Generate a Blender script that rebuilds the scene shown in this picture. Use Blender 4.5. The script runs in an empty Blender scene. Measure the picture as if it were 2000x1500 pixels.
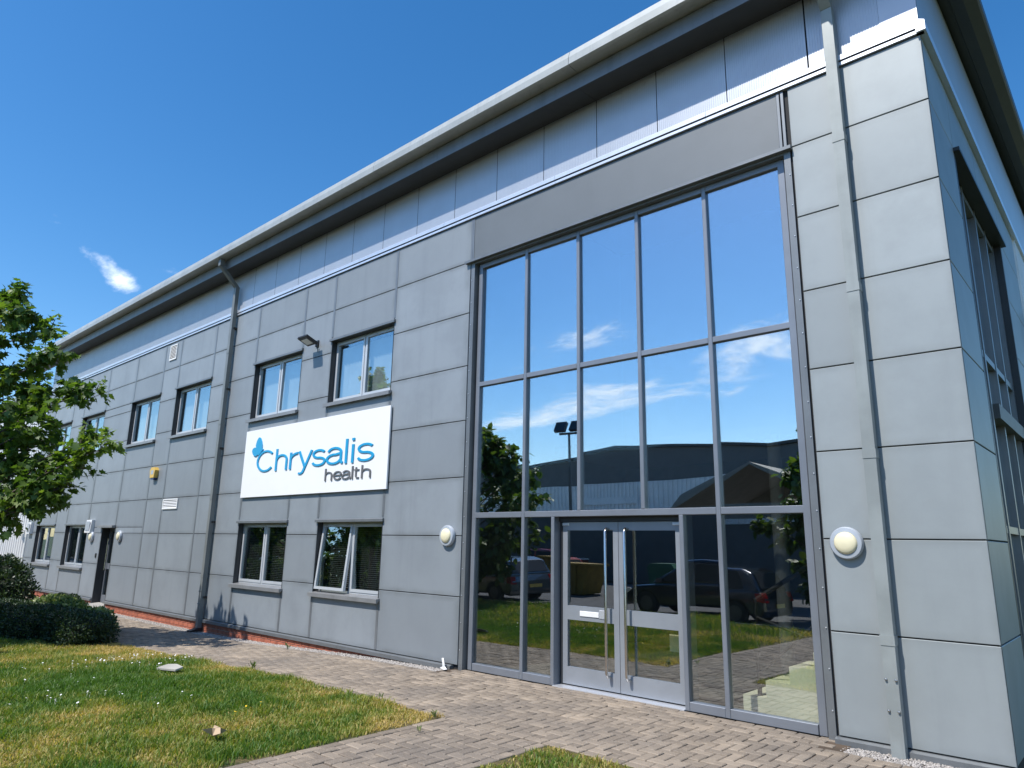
import bpy, math, random
import numpy as np
from mathutils import Vector, Matrix

# ------------------------------------------------------------------ scene, camera, sky, sun
S = 0.82                       # one layout unit (one cladding row) in metres
sc = bpy.context.scene
col = sc.collection
random.seed(7); rng = np.random.default_rng(11)

CAM = (0.0, -8.4453, 1.9982)
YAW, PITCH, ROLL = -0.735916, 0.227376, 0.018849
cd = bpy.data.cameras.new('camera'); cam = bpy.data.objects.new('camera', cd); col.objects.link(cam)
cd.sensor_width = 36.0; cd.lens = 36.0 * 1356.73 / 2000.0
cd.clip_start = 0.05; cd.clip_end = 3000.0
_cy, _sy, _cp, _sp = math.cos(YAW), math.sin(YAW), math.cos(PITCH), math.sin(PITCH)
_f = Vector((_sy * _cp, _cy * _cp, _sp)); _r = Vector((_cy, -_sy, 0)); _u = _r.cross(_f)
_r2 = _r * math.cos(ROLL) + _u * math.sin(ROLL); _u2 = -_r * math.sin(ROLL) + _u * math.cos(ROLL)
_m = Matrix((_r2, _u2, -_f)).transposed().to_4x4(); _m.translation = Vector(CAM) * S
cam.matrix_world = _m
sc.camera = cam

SUN_TO = Vector((-0.22, -1.0, 1.5)).normalized()      # towards the sun
sun_el = math.asin(SUN_TO.z); sun_az = math.atan2(SUN_TO.x, SUN_TO.y)
w = bpy.data.worlds.new('World'); sc.world = w; w.use_nodes = True
wn, wl = w.node_tree.nodes, w.node_tree.links
wn.clear()
def N(tree_nodes, t, **kw):
    n = tree_nodes.new(t)
    for k, v in kw.items(): setattr(n, k, v)
    return n
sky = N(wn, 'ShaderNodeTexSky', sky_type='NISHITA')
sky.sun_disc = False; sky.sun_elevation = sun_el; sky.sun_rotation = sun_az
sky.air_density = 1.0; sky.dust_density = 0.4; sky.ozone_density = 2.0; sky.altitude = 60
tc = N(wn, 'ShaderNodeTexCoord'); sx = N(wn, 'ShaderNodeSeparateXYZ'); wl.new(tc.outputs['Generated'], sx.inputs[0])
zz = N(wn, 'ShaderNodeMath', operation='MAXIMUM'); wl.new(sx.outputs[2], zz.inputs[0]); zz.inputs[1].default_value = 0.0
zz2 = N(wn, 'ShaderNodeMath', operation='ADD'); wl.new(zz.outputs[0], zz2.inputs[0]); zz2.inputs[1].default_value = 0.12
dx = N(wn, 'ShaderNodeMath', operation='DIVIDE'); wl.new(sx.outputs[0], dx.inputs[0]); wl.new(zz2.outputs[0], dx.inputs[1])
dy = N(wn, 'ShaderNodeMath', operation='DIVIDE'); wl.new(sx.outputs[1], dy.inputs[0]); wl.new(zz2.outputs[0], dy.inputs[1])
cx = N(wn, 'ShaderNodeCombineXYZ'); wl.new(dx.outputs[0], cx.inputs[0]); wl.new(dy.outputs[0], cx.inputs[1])
mp = N(wn, 'ShaderNodeMapping'); wl.new(cx.outputs[0], mp.inputs[0])
mp.inputs['Rotation'].default_value = (0, 0, math.radians(38)); mp.inputs['Scale'].default_value = (1.0, 1.7, 1.0); mp.inputs['Location'].default_value = (3.1, 0.4, 0)
n1 = N(wn, 'ShaderNodeTexNoise'); n1.inputs['Scale'].default_value = 2.1; n1.inputs['Detail'].default_value = 10; n1.inputs['Roughness'].default_value = 0.66; n1.inputs['Distortion'].default_value = 0.5
wl.new(mp.outputs[0], n1.inputs['Vector'])
bias = n1.outputs['Fac']
def cloud_bank(c, ang, ln, wd, amp):          # a long drift of cloud lying over the point c of the cloud plane
    global bias
    v = N(wn, 'ShaderNodeMapping', vector_type='TEXTURE'); wl.new(cx.outputs[0], v.inputs[0])
    v.inputs['Location'].default_value = (*c, 0); v.inputs['Rotation'].default_value = (0, 0, math.radians(ang)); v.inputs['Scale'].default_value = (ln, wd, 1)
    l = N(wn, 'ShaderNodeVectorMath', operation='LENGTH'); wl.new(v.outputs[0], l.inputs[0])
    r = N(wn, 'ShaderNodeMapRange', interpolation_type='SMOOTHSTEP'); wl.new(l.outputs['Value'], r.inputs[0])
    for i_, q in enumerate((0., 1., amp, 0.)): r.inputs[i_ + 1].default_value = q
    a = N(wn, 'ShaderNodeMath', operation='ADD'); wl.new(bias, a.inputs[0]); wl.new(r.outputs[0], a.inputs[1]); bias = a.outputs[0]
cloud_bank((-1.75, -2.52), 3, 1.5, .42, .40)
cloud_bank((-.9, -2.25), 20, .5, .25, .34)
cloud_bank((-1.45, -1.95), 12, .9, .24, .27)
cloud_bank((-2.05, .58), -45, .36, .085, .31)
cloud_bank((-2.0, .80), -40, .34, .16, .20)
cr = N(wn, 'ShaderNodeMapRange', interpolation_type='SMOOTHSTEP'); cr.inputs[1].default_value = 0.70; cr.inputs[2].default_value = 1.02; cr.inputs[3].default_value = 0.0; cr.inputs[4].default_value = 0.9
wl.new(bias, cr.inputs[0])
hs = N(wn, 'ShaderNodeHueSaturation'); hs.inputs['Saturation'].default_value = 1.35; wl.new(sky.outputs[0], hs.inputs['Color'])
mx = N(wn, 'ShaderNodeMix', data_type='RGBA'); wl.new(cr.outputs[0], mx.inputs[0]); wl.new(hs.outputs[0], mx.inputs[6]); mx.inputs[7].default_value = (7.5, 8.0, 8.6, 1)
bg = N(wn, 'ShaderNodeBackground'); bg.inputs['Strength'].default_value = 0.137; wl.new(mx.outputs[2], bg.inputs[0])
wo = N(wn, 'ShaderNodeOutputWorld'); wl.new(bg.outputs[0], wo.inputs[0])

sl = bpy.data.lights.new('sun', 'SUN'); sl.energy = 3.9; sl.angle = math.radians(0.5); sl.color = (1.0, 0.955, 0.89)
so = bpy.data.objects.new('sun', sl); col.objects.link(so)
so.rotation_euler = (-SUN_TO).to_track_quat('-Z', 'Y').to_euler(); so.location = (0, -20, 30)

sc.view_settings.view_transform = 'Standard'; sc.view_settings.look = 'None'
sc.view_settings.exposure = 0.5; sc.view_settings.gamma = 1.0; sc.view_settings.use_curve_mapping = False
sc.render.engine = 'CYCLES'
sc.cycles.use_denoising = True
sc.cycles.max_bounces = 5; sc.cycles.transparent_max_bounces = 12; sc.cycles.glossy_bounces = 5
sc.cycles.sample_clamp_indirect = 6.0; sc.cycles.diffuse_bounces = 3; sc.cycles.caustics_reflective = False; sc.cycles.caustics_refractive = False

# ------------------------------------------------------------------ helpers
ORG = {}
def tag(o, label=None, cat=None, group=None, kind=None):
    if label: o['label'] = label
    if cat: o['category'] = cat
    if group: o['group'] = group
    if kind: o['kind'] = kind
    return o
def empty(name, at=(0, 0, 0)):
    o = bpy.data.objects.new(name, None); col.objects.link(o)
    o.location = Vector(at) * S; o.empty_display_size = 0.2; ORG[o] = Vector(at)
    return o
def link(name, me, parent=None, at=None):
    """mesh data is already local (metres); `at` in layout units is only for top-level objects"""
    o = bpy.data.objects.new(name, me); col.objects.link(o)
    if parent is not None:
        o.parent = parent; ORG[o] = ORG[parent]
    else:
        ORG[o] = Vector(at or (0, 0, 0)); o.location = ORG[o] * S
    return o
def set_pane(b):
    """set a pane very slightly out of true, as glass sits in its gaskets"""
    xs = [p[0] for p in b.v]; ys = [p[1] for p in b.v]; zs = [p[2] for p in b.v]; ax, az = random.gauss(0, .0036), random.gauss(0, .0036)
    xm, ym, zm = (max(xs) + min(xs)) / 2, (max(ys) + min(ys)) / 2, (max(zs) + min(zs)) / 2
    b.v = [(x, y + ax * (x - xm) + az * (z - zm), z) for x, y, z in b.v]; return b
class MB:
    def __init__(s): s.v = []; s.f = []; s.mi = []; s.k = 0
    def add(s, vs, fs):
        b = len(s.v); s.v += [tuple(p) for p in vs]
        for f in fs: s.f.append([b + i for i in f]); s.mi.append(s.k)
        return s
    def box(s, x0, x1, y0, y1, z0, z1):
        return s.add([(x0, y0, z0), (x1, y0, z0), (x1, y1, z0), (x0, y1, z0), (x0, y0, z1), (x1, y0, z1), (x1, y1, z1), (x0, y1, z1)],
                     [(0, 3, 2, 1), (4, 5, 6, 7), (0, 1, 5, 4), (1, 2, 6, 5), (2, 3, 7, 6), (3, 0, 4, 7)])
    def cbox(s, x0, x1, y0, y1, z0, z1, c):
        """box with its front (-Y) edge chamfered"""
        a = [(x0, z0), (x1, z0), (x1, z1), (x0, z1)]; i = [(x0 + c, z0 + c), (x1 - c, z0 + c), (x1 - c, z1 - c), (x0 + c, z1 - c)]
        vs = [(p[0], y0, p[1]) for p in i] + [(p[0], y0 + c, p[1]) for p in a] + [(p[0], y1, p[1]) for p in a]
        fs = [(0, 1, 2, 3), (11, 10, 9, 8)]
        for k in range(4):
            n = (k + 1) % 4
            fs += [(k + 4, n + 4, n, k), (k + 8, n + 8, n + 4, k + 4)]
        return s.add(vs, fs)
    def prism(s, poly, ax, lo, hi):
        n = len(poly)
        def P(a, b, t): return (t, a, b) if ax == 'x' else ((a, t, b) if ax == 'y' else (a, b, t))
        vs = [P(a, b, lo) for a, b in poly] + [P(a, b, hi) for a, b in poly]
        fs = [tuple(range(n))[::-1], tuple(range(n, 2 * n))]
        for i in range(n):
            j = (i + 1) % n; fs.append((i, j, j + n, i + n))
        return s.add(vs, fs)
    def tube(s, path, rad, n=8, caps=True):
        path = [Vector(p) for p in path]
        if not hasattr(rad, '__len__'): rad = [rad] * len(path)
        rings = []; ref = None
        for i, p in enumerate(path):
            d = (path[min(i + 1, len(path) - 1)] - path[max(i - 1, 0)]).normalized()
            if ref is None: ref = Vector((0, 0, 1)) if abs(d.z) < 0.9 else Vector((1, 0, 0))
            a = d.cross(ref).normalized(); b = a.cross(d).normalized(); ref = b
            rings.append([p + (a * math.cos(2 * math.pi * k / n) + b * math.sin(2 * math.pi * k / n)) * rad[i] for k in range(n)])
        vs = [q for r in rings for q in r]; fs = []
        for i in range(len(path) - 1):
            for k in range(n):
                m = (k + 1) % n; fs.append((i * n + k, i * n + m, (i + 1) * n + m, (i + 1) * n + k))
        if caps: fs += [tuple(range(n))[::-1], tuple(range((len(path) - 1) * n, len(path) * n))]
        return s.add(vs, fs)
    def lathe(s, prof, c, ax='y', n=32):
        """prof: (radius, offset along axis)"""
        vs = []; fs = []
        for r, h in prof:
            for k in range(n):
                a = 2 * math.pi * k / n; p, q = r * math.cos(a), r * math.sin(a)
                vs.append((c[0] + p, c[1] + h, c[2] + q) if ax == 'y' else ((c[0] + p, c[1] + q, c[2] + h) if ax == 'z' else (c[0] + h, c[1] + p, c[2] + q)))
        for i in range(len(prof) - 1):
            for k in range(n):
                m = (k + 1) % n; fs.append((i * n + k, i * n + m, (i + 1) * n + m, (i + 1) * n + k))
        fs += [tuple(range(n))[::-1], tuple(range((len(prof) - 1) * n, len(prof) * n))]
        return s.add(vs, fs)
    def mesh(s, name, mats, org=(0, 0, 0), smooth=None, fixn=True):
        me = bpy.data.meshes.new(name); o = Vector(org)
        me.from_pydata([((p[0] - o[0]) * S, (p[1] - o[1]) * S, (p[2] - o[2]) * S) for p in s.v], [], s.f)
        for m in (mats if isinstance(mats, (list, tuple)) else [mats]): me.materials.append(m)
        if s.k: me.polygons.foreach_set('material_index', s.mi)
        if fixn:
            import bmesh
            b = bmesh.new(); b.from_mesh(me); bmesh.ops.recalc_face_normals(b, faces=b.faces[:]); b.to_mesh(me); b.free()
        if smooth is not None:
            me.polygons.foreach_set('use_smooth', [True] * len(me.polygons)); me.set_sharp_from_angle(angle=math.radians(smooth))
        me.update()
        return me
    def build(s, name, mats, parent=None, at=None, smooth=None):
        org = ORG[parent] if parent is not None else Vector(at or (0, 0, 0))
        return link(name, s.mesh(name, mats, org, smooth), parent, at)
def np_mesh(name, V, F, mats, tint=None, smooth=False):
    """triangle mesh from numpy arrays (layout units)"""
    me = bpy.data.meshes.new(name); V = np.ascontiguousarray(V, np.float32) * S; F = np.ascontiguousarray(F, np.int32)
    me.vertices.add(len(V)); me.vertices.foreach_set('co', V.ravel())
    me.loops.add(F.size); me.loops.foreach_set('vertex_index', F.ravel())
    me.polygons.add(len(F)); me.polygons.foreach_set('loop_start', np.arange(0, F.size, F.shape[1], dtype=np.int32))
    me.update(calc_edges=True)
    if tint is not None:
        a = me.attributes.new('tint', 'FLOAT', 'POINT'); a.data.foreach_set('value', np.ascontiguousarray(tint, np.float32))
    me.materials.append(mats)
    if smooth: me.polygons.foreach_set('use_smooth', [True] * len(me.polygons))
    return me

# ------------------------------------------------------------------ materials
def base_mat(name):
    m = bpy.data.materials.new(name); m.use_nodes = True
    nt = m.node_tree; return m, nt.nodes, nt.links, nt.nodes['Principled BSDF'], nt.nodes['Material Output']
def noise(nd, lk, scale, detail=4, rough=.55, stretch=None, vec=None):
    t = N(nd, 'ShaderNodeTexNoise'); t.inputs['Scale'].default_value = scale; t.inputs['Detail'].default_value = detail; t.inputs['Roughness'].default_value = rough
    if vec is None:
        g = N(nd, 'ShaderNodeNewGeometry'); vec = g.outputs['Position']
    if stretch:
        m = N(nd, 'ShaderNodeMapping'); m.inputs['Scale'].default_value = stretch; lk.new(vec, m.inputs[0]); vec = m.outputs[0]
    lk.new(vec, t.inputs['Vector']); return t.outputs['Fac']
def rng_node(nd, lk, src, a, b, c, d, smooth=True):
    r = N(nd, 'ShaderNodeMapRange', interpolation_type='SMOOTHSTEP' if smooth else 'LINEAR')
    for i, v in enumerate((a, b, c, d)): r.inputs[i + 1].default_value = v
    lk.new(src, r.inputs[0]); return r.outputs[0]
def mathn(nd, lk, op, a, b):
    n = N(nd, 'ShaderNodeMath', operation=op)
    for i, v in enumerate((a, b)):
        if isinstance(v, (int, float)): n.inputs[i].default_value = v
        else: lk.new(v, n.inputs[i])
    return n.outputs[0]
def mixc(nd, lk, fac, a, b, blend='MIX'):
    n = N(nd, 'ShaderNodeMix', data_type='RGBA', blend_type=blend)
    if isinstance(fac, (int, float)): n.inputs[0].default_value = fac
    else: lk.new(fac, n.inputs[0])
    for i, v in ((6, a), (7, b)):
        if isinstance(v, (tuple, list)): n.inputs[i].default_value = (*v[:3], 1)
        else: lk.new(v, n.inputs[i])
    return n.outputs[2]
def bump(nd, lk, b, h, strength, dist=.01):
    n = N(nd, 'ShaderNodeBump'); n.inputs['Strength'].default_value = strength; n.inputs['Distance'].default_value = dist
    lk.new(h, n.inputs['Height']); lk.new(n.outputs[0], b.inputs['Normal'])
def sc3(c, k): return tuple(min(1, x * k) for x in c)
def mat(name, c, rough=.5, metal=0., var=.08, vs=2.5, bmp=0., bs=60., streak=0., spec=.5, coat=0.):
    m, nd, lk, b, o = base_mat(name)
    fac = noise(nd, lk, vs, 5)
    cc = mixc(nd, lk, rng_node(nd, lk, fac, .3, .7, 0, 1), sc3(c, 1 - var), sc3(c, 1 + var))
    if streak:
        st = noise(nd, lk, 1.0, 5, .6, stretch=(9, 9, .35))
        cc = mixc(nd, lk, rng_node(nd, lk, st, .5, .78, 0, streak), cc, sc3(c, .45))
    lk.new(cc, b.inputs['Base Color'])
    b.inputs['Roughness'].default_value = rough; b.inputs['Metallic'].default_value = metal
    b.inputs['Specular IOR Level'].default_value = spec; b.inputs['Coat Weight'].default_value = coat
    if bmp: bump(nd, lk, b, noise(nd, lk, bs, 4), bmp)
    return m
def panel_mat(name, c, edge=.5, rough=.46, metal=.12, streak=.3):
    """painted metal cladding: grime gathers along the joints, faint rain streaks"""
    m, nd, lk, b, o = base_mat(name)
    t = N(nd, 'ShaderNodeTexCoord'); sp = N(nd, 'ShaderNodeSeparateXYZ'); lk.new(t.outputs['Generated'], sp.inputs[0])
    def edge_of(a):
        i = mathn(nd, lk, 'SUBTRACT', 1.0, a); return mathn(nd, lk, 'MINIMUM', a, i)
    ex = rng_node(nd, lk, edge_of(sp.outputs[0]), 0., .09, 1, 0); ez = rng_node(nd, lk, edge_of(sp.outputs[2]), 0., .11, 1, 0)
    e = mathn(nd, lk, 'MAXIMUM', ex, ez)
    e = mathn(nd, lk, 'MULTIPLY', e, rng_node(nd, lk, noise(nd, lk, 2.2, 4), .3, .7, .25, 1))
    info = N(nd, 'ShaderNodeObjectInfo')
    c0 = mixc(nd, lk, info.outputs['Random'], sc3(c, .90), sc3(c, 1.08))
    c0 = mixc(nd, lk, rng_node(nd, lk, noise(nd, lk, 1.3, 6, .65), .38, .68, 0, .5), c0, sc3(c, .80))
    st = noise(nd, lk, 1.0, 5, .6, stretch=(3.2, 3.2, .22))
    c1 = mixc(nd, lk, rng_node(nd, lk, st, .5, .8, 0, streak), c0, sc3(c, .62))
    c2 = mixc(nd, lk, mathn(nd, lk, 'MULTIPLY', e, edge), c1, (c[0] * .5, c[1] * .49, c[2] * .45))
    lk.new(c2, b.inputs['Base Color'])
    b.inputs['Roughness'].default_value = rough; b.inputs['Metallic'].default_value = metal
    bump(nd, lk, b, noise(nd, lk, 1.1, 2), .12, .02)
    return m
M = {}
M['panel'] = panel_mat('panel_grey', (.275, .303, .328), .5)
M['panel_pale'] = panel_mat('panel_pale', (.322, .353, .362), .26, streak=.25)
M['panel_dark'] = panel_mat('panel_header', (.18, .197, .211), .25, streak=.12)
M['strip'] = mat('cover_strip_grey', (.21, .225, .24), .4, .4, streak=.25)
M['flash'] = mat('flashing_grey', (.20, .213, .222), .4, .4, streak=.3)
M['clad'] = mat('silver_cladding', (.52, .54, .575), .38, .5, var=.03)
M['coping'] = mat('silver_coping', (.74, .76, .80), .35, .6, var=.04)
M['soffit'] = mat('soffit_dark_grey', (.05, .053, .057), .5, .1)
M['gutter'] = mat('gutter_grey', (.39, .41, .40), .4, .15, streak=.35)
M['pipe'] = mat('downpipe_grey', (.285, .31, .305), .45, .1, var=.12, streak=.3)
M['pipe_shaded'] = mat('downpipe_shaded_grey', (.20, .21, .205), .42, .15, var=.1, streak=.3)  # downpipe grey darkened, shade of the left pipe put into the colour
M['joint'] = mat('joint_black', (.02, .021, .024), .8)
M['alu'] = mat('aluminium_frame', (.225, .245, .278), .38, .35, var=.06)
M['alu_door'] = mat('door_frame_silver', (.33, .355, .39), .36, .35, var=.06)
M['alu_light'] = mat('window_frame_silver', (.56, .585, .61), .38, .25, var=.04)
M['reveal'] = mat('window_reveal_charcoal', (.045, .048, .052), .45, .2)
M['sillm'] = mat('sill_grey', (.27, .275, .28), .42, .3, streak=.25)
M['white'] = mat('white_plastic', (.78, .78, .77), .4, var=.03)
M['board'] = mat('sign_white', (.86, .86, .865), .35, var=.01)
M['blue'] = mat('sign_blue', (.018, .33, .60), .35, var=.01)
M['dgrey'] = mat('sign_grey', (.14, .14, .145), .4, var=.02)
M['cream'] = mat('lamp_diffuser_cream', (.80, .73, .50), .45, var=.05)
M['lampring'] = mat('lamp_ring_grey', (.46, .50, .55), .4, .2)
M['black'] = mat('black_plastic', (.02, .02, .022), .4)
M['rubber'] = mat('rubber_black', (.018, .018, .018), .8)
M['yellow'] = mat('alarm_yellow', (.72, .47, .10), .4)
M['navy'] = mat('alarm_blue', (.02, .04, .16), .3)
M['steel'] = mat('brushed_steel', (.55, .53, .50), .25, 1.0)
M['brick'] = mat('red_brick', (.40, .125, .07), .85, var=.22, vs=6, bmp=.4, bs=80)
M['mortar'] = mat('mortar', (.33, .29, .25), .9)
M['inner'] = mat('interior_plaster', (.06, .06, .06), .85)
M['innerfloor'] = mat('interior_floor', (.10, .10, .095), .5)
M['stair'] = mat('stair_cream', (.84, .82, .60), .6)
M['blind'] = mat('blind_white', (.78, .79, .80), .7)
M['blindgrey'] = mat('blind_grey', (.13, .135, .13), .6)
M['white_clad'] = mat('white_corrugated', (.74, .74, .73), .45, .1, var=.05, streak=.2)
M['bark'] = mat('bark', (.10, .08, .06), .9, var=.3, vs=12, bmp=.6, bs=40)
M['asphalt'] = mat('asphalt', (.085, .085, .088), .85, var=.2, vs=3, bmp=.3, bs=200)
M['terrain'] = mat('ground_green', (.055, .075, .03), .95, var=.3, vs=.6)
M['soil'] = mat('soil', (.10, .078, .05), .95, var=.3, vs=6, bmp=.5, bs=60)
M['kerb'] = mat('kerb_concrete', (.34, .32, .29), .85, var=.12, bmp=.3)
M['paper'] = mat('paper_litter', (.36, .345, .31), .8)
M['tan'] = mat('dry_leaf_tan', (.48, .35, .22), .8)
M['wh_grey'] = mat('warehouse_grey', (.10, .105, .11), .5, .1)
M['tent'] = mat('tent_canvas', (.27, .25, .21), .8)
M['skip'] = mat('skip_yellow', (.30, .19, .03), .6, var=.2, streak=.4)
M['binred'] = mat('crate_maroon', (.20, .05, .04), .7)
M['bingreen'] = mat('bin_green', (.02, .12, .07), .5)

def glass_mat(name, refl, tint, wav=.05):
    m = bpy.data.materials.new(name); m.use_nodes = True
    nd, lk = m.node_tree.nodes, m.node_tree.links; nd.clear()
    o = N(nd, 'ShaderNodeOutputMaterial'); g = N(nd, 'ShaderNodeBsdfGlossy'); g.inputs['Roughness'].default_value = 0.0; g.inputs['Color'].default_value = (.93, .97, 1, 1)
    t = N(nd, 'ShaderNodeBsdfTransparent'); t.inputs['Color'].default_value = (*tint, 1)
    fr = N(nd, 'ShaderNodeLayerWeight'); p5 = mathn(nd, lk, 'POWER', fr.outputs['Facing'], 4.0)
    fac = rng_node(nd, lk, p5, 0.0, 1.0, refl, 1.0, False)
    bp = N(nd, 'ShaderNodeBump'); bp.inputs['Strength'].default_value = wav; bp.inputs['Distance'].default_value = .05
    lk.new(noise(nd, lk, .55, 1), bp.inputs['Height']); lk.new(bp.outputs[0], g.inputs['Normal'])
    x = N(nd, 'ShaderNodeMixShader'); lk.new(fac, x.inputs[0]); lk.new(t.outputs[0], x.inputs[1]); lk.new(g.outputs[0], x.inputs[2])
    lk.new(x.outputs[0], o.inputs[0]); return m
M['glass'] = glass_mat('coated_glass', .46, (.95, .985, .97), .12)
M['glass_low'] = glass_mat('clear_glass', .23, (.965, .985, .975), .12)
M['glassw'] = glass_mat('window_glass', .28, (.90, .94, .93))
M['carglass'] = glass_mat('car_glass', .12, (.25, .28, .28), 0)

def leaf_mat(name, dark, mid, light, trans=.35, rough=.5):
    m, nd, lk, b, o = base_mat(name)
    a = N(nd, 'ShaderNodeAttribute', attribute_name='tint')
    r = N(nd, 'ShaderNodeValToRGB'); e = r.color_ramp.elements
    e[0].color = (*dark, 1); e[1].color = (*light, 1); x = e.new(.5); x.color = (*mid, 1)
    lk.new(a.outputs['Fac'], r.inputs[0]); lk.new(r.outputs[0], b.inputs['Base Color'])
    b.inputs['Roughness'].default_value = rough
    if trans:
        t = N(nd, 'ShaderNodeBsdfTranslucent'); lk.new(mixc(nd, lk, 1.0, r.outputs[0], (1.5, 1.6, .6), 'MULTIPLY'), t.inputs[0])
        x = N(nd, 'ShaderNodeMixShader'); x.inputs[0].default_value = trans
        lk.new(b.outputs[0], x.inputs[1]); lk.new(t.outputs[0], x.inputs[2]); lk.new(x.outputs[0], o.inputs[0])
    return m
M['maple'] = leaf_mat('maple_leaf', (.04, .085, .018), (.085, .155, .026), (.19, .27, .05), .42)
M['hedge'] = leaf_mat('hedge_leaf', (.012, .03, .014), (.028, .056, .022), (.075, .115, .04), .15, .45)
M['vari'] = leaf_mat('variegated_leaf', (.05, .10, .03), (.16, .22, .07), (.42, .46, .20), .25)
M['tree2'] = leaf_mat('tree_leaf', (.03, .06, .015), (.06, .11, .022), (.12, .17, .035))
M['grass'] = leaf_mat('grass_blade', (.085, .18, .022), (.26, .29, .05), (.56, .42, .16), .35, .55)
M['petal'] = mat('daisy_white', (.8, .8, .76), .7)
M['petaly'] = mat('dandelion_yellow', (.75, .50, .02), .7)
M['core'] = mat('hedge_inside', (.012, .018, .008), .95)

def paver_mat():
    m, nd, lk, b, o = base_mat('block_paver')
    a = N(nd, 'ShaderNodeAttribute', attribute_name='tint'); i = N(nd, 'ShaderNodeObjectInfo')
    t = mathn(nd, lk, 'FRACT', mathn(nd, lk, 'ADD', a.outputs['Fac'], i.outputs['Random']), 0)
    c = mixc(nd, lk, t, (.19, .152, .115), (.335, .27, .204))
    c = mixc(nd, lk, rng_node(nd, lk, noise(nd, lk, .9, 5, .6), .4, .7, 0, .75), c, (.16, .135, .112))
    c = mixc(nd, lk, rng_node(nd, lk, noise(nd, lk, 2.6, 4, .6), .52, .72, 0, .5), c, (.42, .335, .245))
    sp = noise(nd, lk, 170, 2, .7)
    c = mixc(nd, lk, rng_node(nd, lk, sp, .58, .68, 0, .55), c, (.58, .54, .48))
    c = mixc(nd, lk, rng_node(nd, lk, sp, .42, .3, 0, .45), c, (.10, .085, .07))
    lk.new(c, b.inputs['Base Color']); b.inputs['Roughness'].default_value = .9
    bump(nd, lk, b, noise(nd, lk, 150, 3, .7), .7, .006)
    return m
M['paver'] = paver_mat()
M['sand'] = mat('joint_sand', (.085, .06, .04), .95, var=.25, vs=5, bmp=.4)
def lawn_mat():
    m, nd, lk, b, o = base_mat('lawn_turf')
    c = mixc(nd, lk, rng_node(nd, lk, noise(nd, lk, 1.1, 5, .6), .4, .62, 0, 1), (.07, .085, .022), (.22, .165, .065))
    c = mixc(nd, lk, rng_node(nd, lk, noise(nd, lk, 45, 4, .7), .4, .62, 0, .6), c, (.03, .035, .012))
    lk.new(c, b.inputs['Base Color']); b.inputs['Roughness'].default_value = .95
    bump(nd, lk, b, noise(nd, lk, 60, 4, .7), 1.0, .03); return m
M['lawn'] = lawn_mat()
def gravel_mat():
    m, nd, lk, b, o = base_mat('gravel_stone')
    a = N(nd, 'ShaderNodeAttribute', attribute_name='tint')
    lk.new(mixc(nd, lk, a.outputs['Fac'], (.22, .20, .18), (.50, .46, .42)), b.inputs['Base Color']); b.inputs['Roughness'].default_value = .85; return m
M['gravel'] = gravel_mat()

# ------------------------------------------------------------------ ground
def sstep(t): t = max(0., min(1., t)); return t * t * (3 - 2 * t)
def G(x): return -0.22 * sstep((-8.6 - x) / 9.0)
Gv = np.vectorize(G)
def sheet(name, x0, x1, y0, y1, dz, m, step=.6, kind='structure', parent=None, thick=0.06):
    n = max(2, int((x1 - x0) / step)); xs = [x0 + (x1 - x0) * i / n for i in range(n + 1)]
    b = MB(); vs = []; fs = []
    for x in xs:
        z = G(x) + dz; vs += [(x, y0, z), (x, y1, z), (x, y0, z - thick), (x, y1, z - thick)]
    for i in range(n):
        a = i * 4; c = a + 4
        fs += [(a, c, c + 1, a + 1), (a, a + 2, c + 2, c), (a + 1, c + 1, c + 3, a + 3), (a + 2, a + 3, c + 3, c + 2)]
    fs += [(0, 1, 3, 2), (n * 4, n * 4 + 2, n * 4 + 3, n * 4 + 1)]
    b.add(vs, fs); o = b.build(name, m, parent)
    if parent is None: tag(o, kind=kind)
    return o
g = MB(); g.add([(-700, -700, -.5), (700, -700, -.5), (700, 700, -.5), (-700, 700, -.5)], [(0, 1, 2, 3)])
tag(g.build('ground', M['terrain']), kind='structure')
WU = 0.122                                   # paver width (100 mm)
PX0, PX1, PY0 = -46.0, 3.0, -2.36            # entrance paving; edge towards the lawn
LX0, LX1 = -6.5, -6.5 + 13 * 0.122                        # side path mouth
path = sheet('path', PX0, PX1, PY0, -.475, -.012, M['sand'])
sheet('entrance_bed', -8.88, -2.66, -.47, .06, -.012, M['sand'], parent=path)
sheet('gravel_bed', PX0, -8.885, -.47, .0, -.055, M['soil'], parent=path); sheet('gravel_bed', -2.655, PX1, -.47, .0, -.05, M['soil'], parent=path)
side_path = sheet('side_path', LX0, LX1, -10.9, PY0 - .005, -.014, M['sand'])
lawn = sheet('lawn', -46, LX0 - .005, -10.9, PY0 - .005, -.006, M['lawn'])
lawn2 = sheet('lawn', LX1 + .005, 12, -10.9, PY0 - .005, -.006, M['lawn'])
road = sheet('road', -90, 40, -30.5, -11.05, -.08, M['asphalt'], 2.0)
kerb = MB()
b = MB()
for i in range(int((12 + 46) / 1.1)):
    x = -46 + i * 1.1; b.box(x, x + 1.085, -11.04, -10.91, G(x) - .12, G(x) + .03)
tag(b.build('kerb', M['kerb']), kind='structure')

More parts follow.
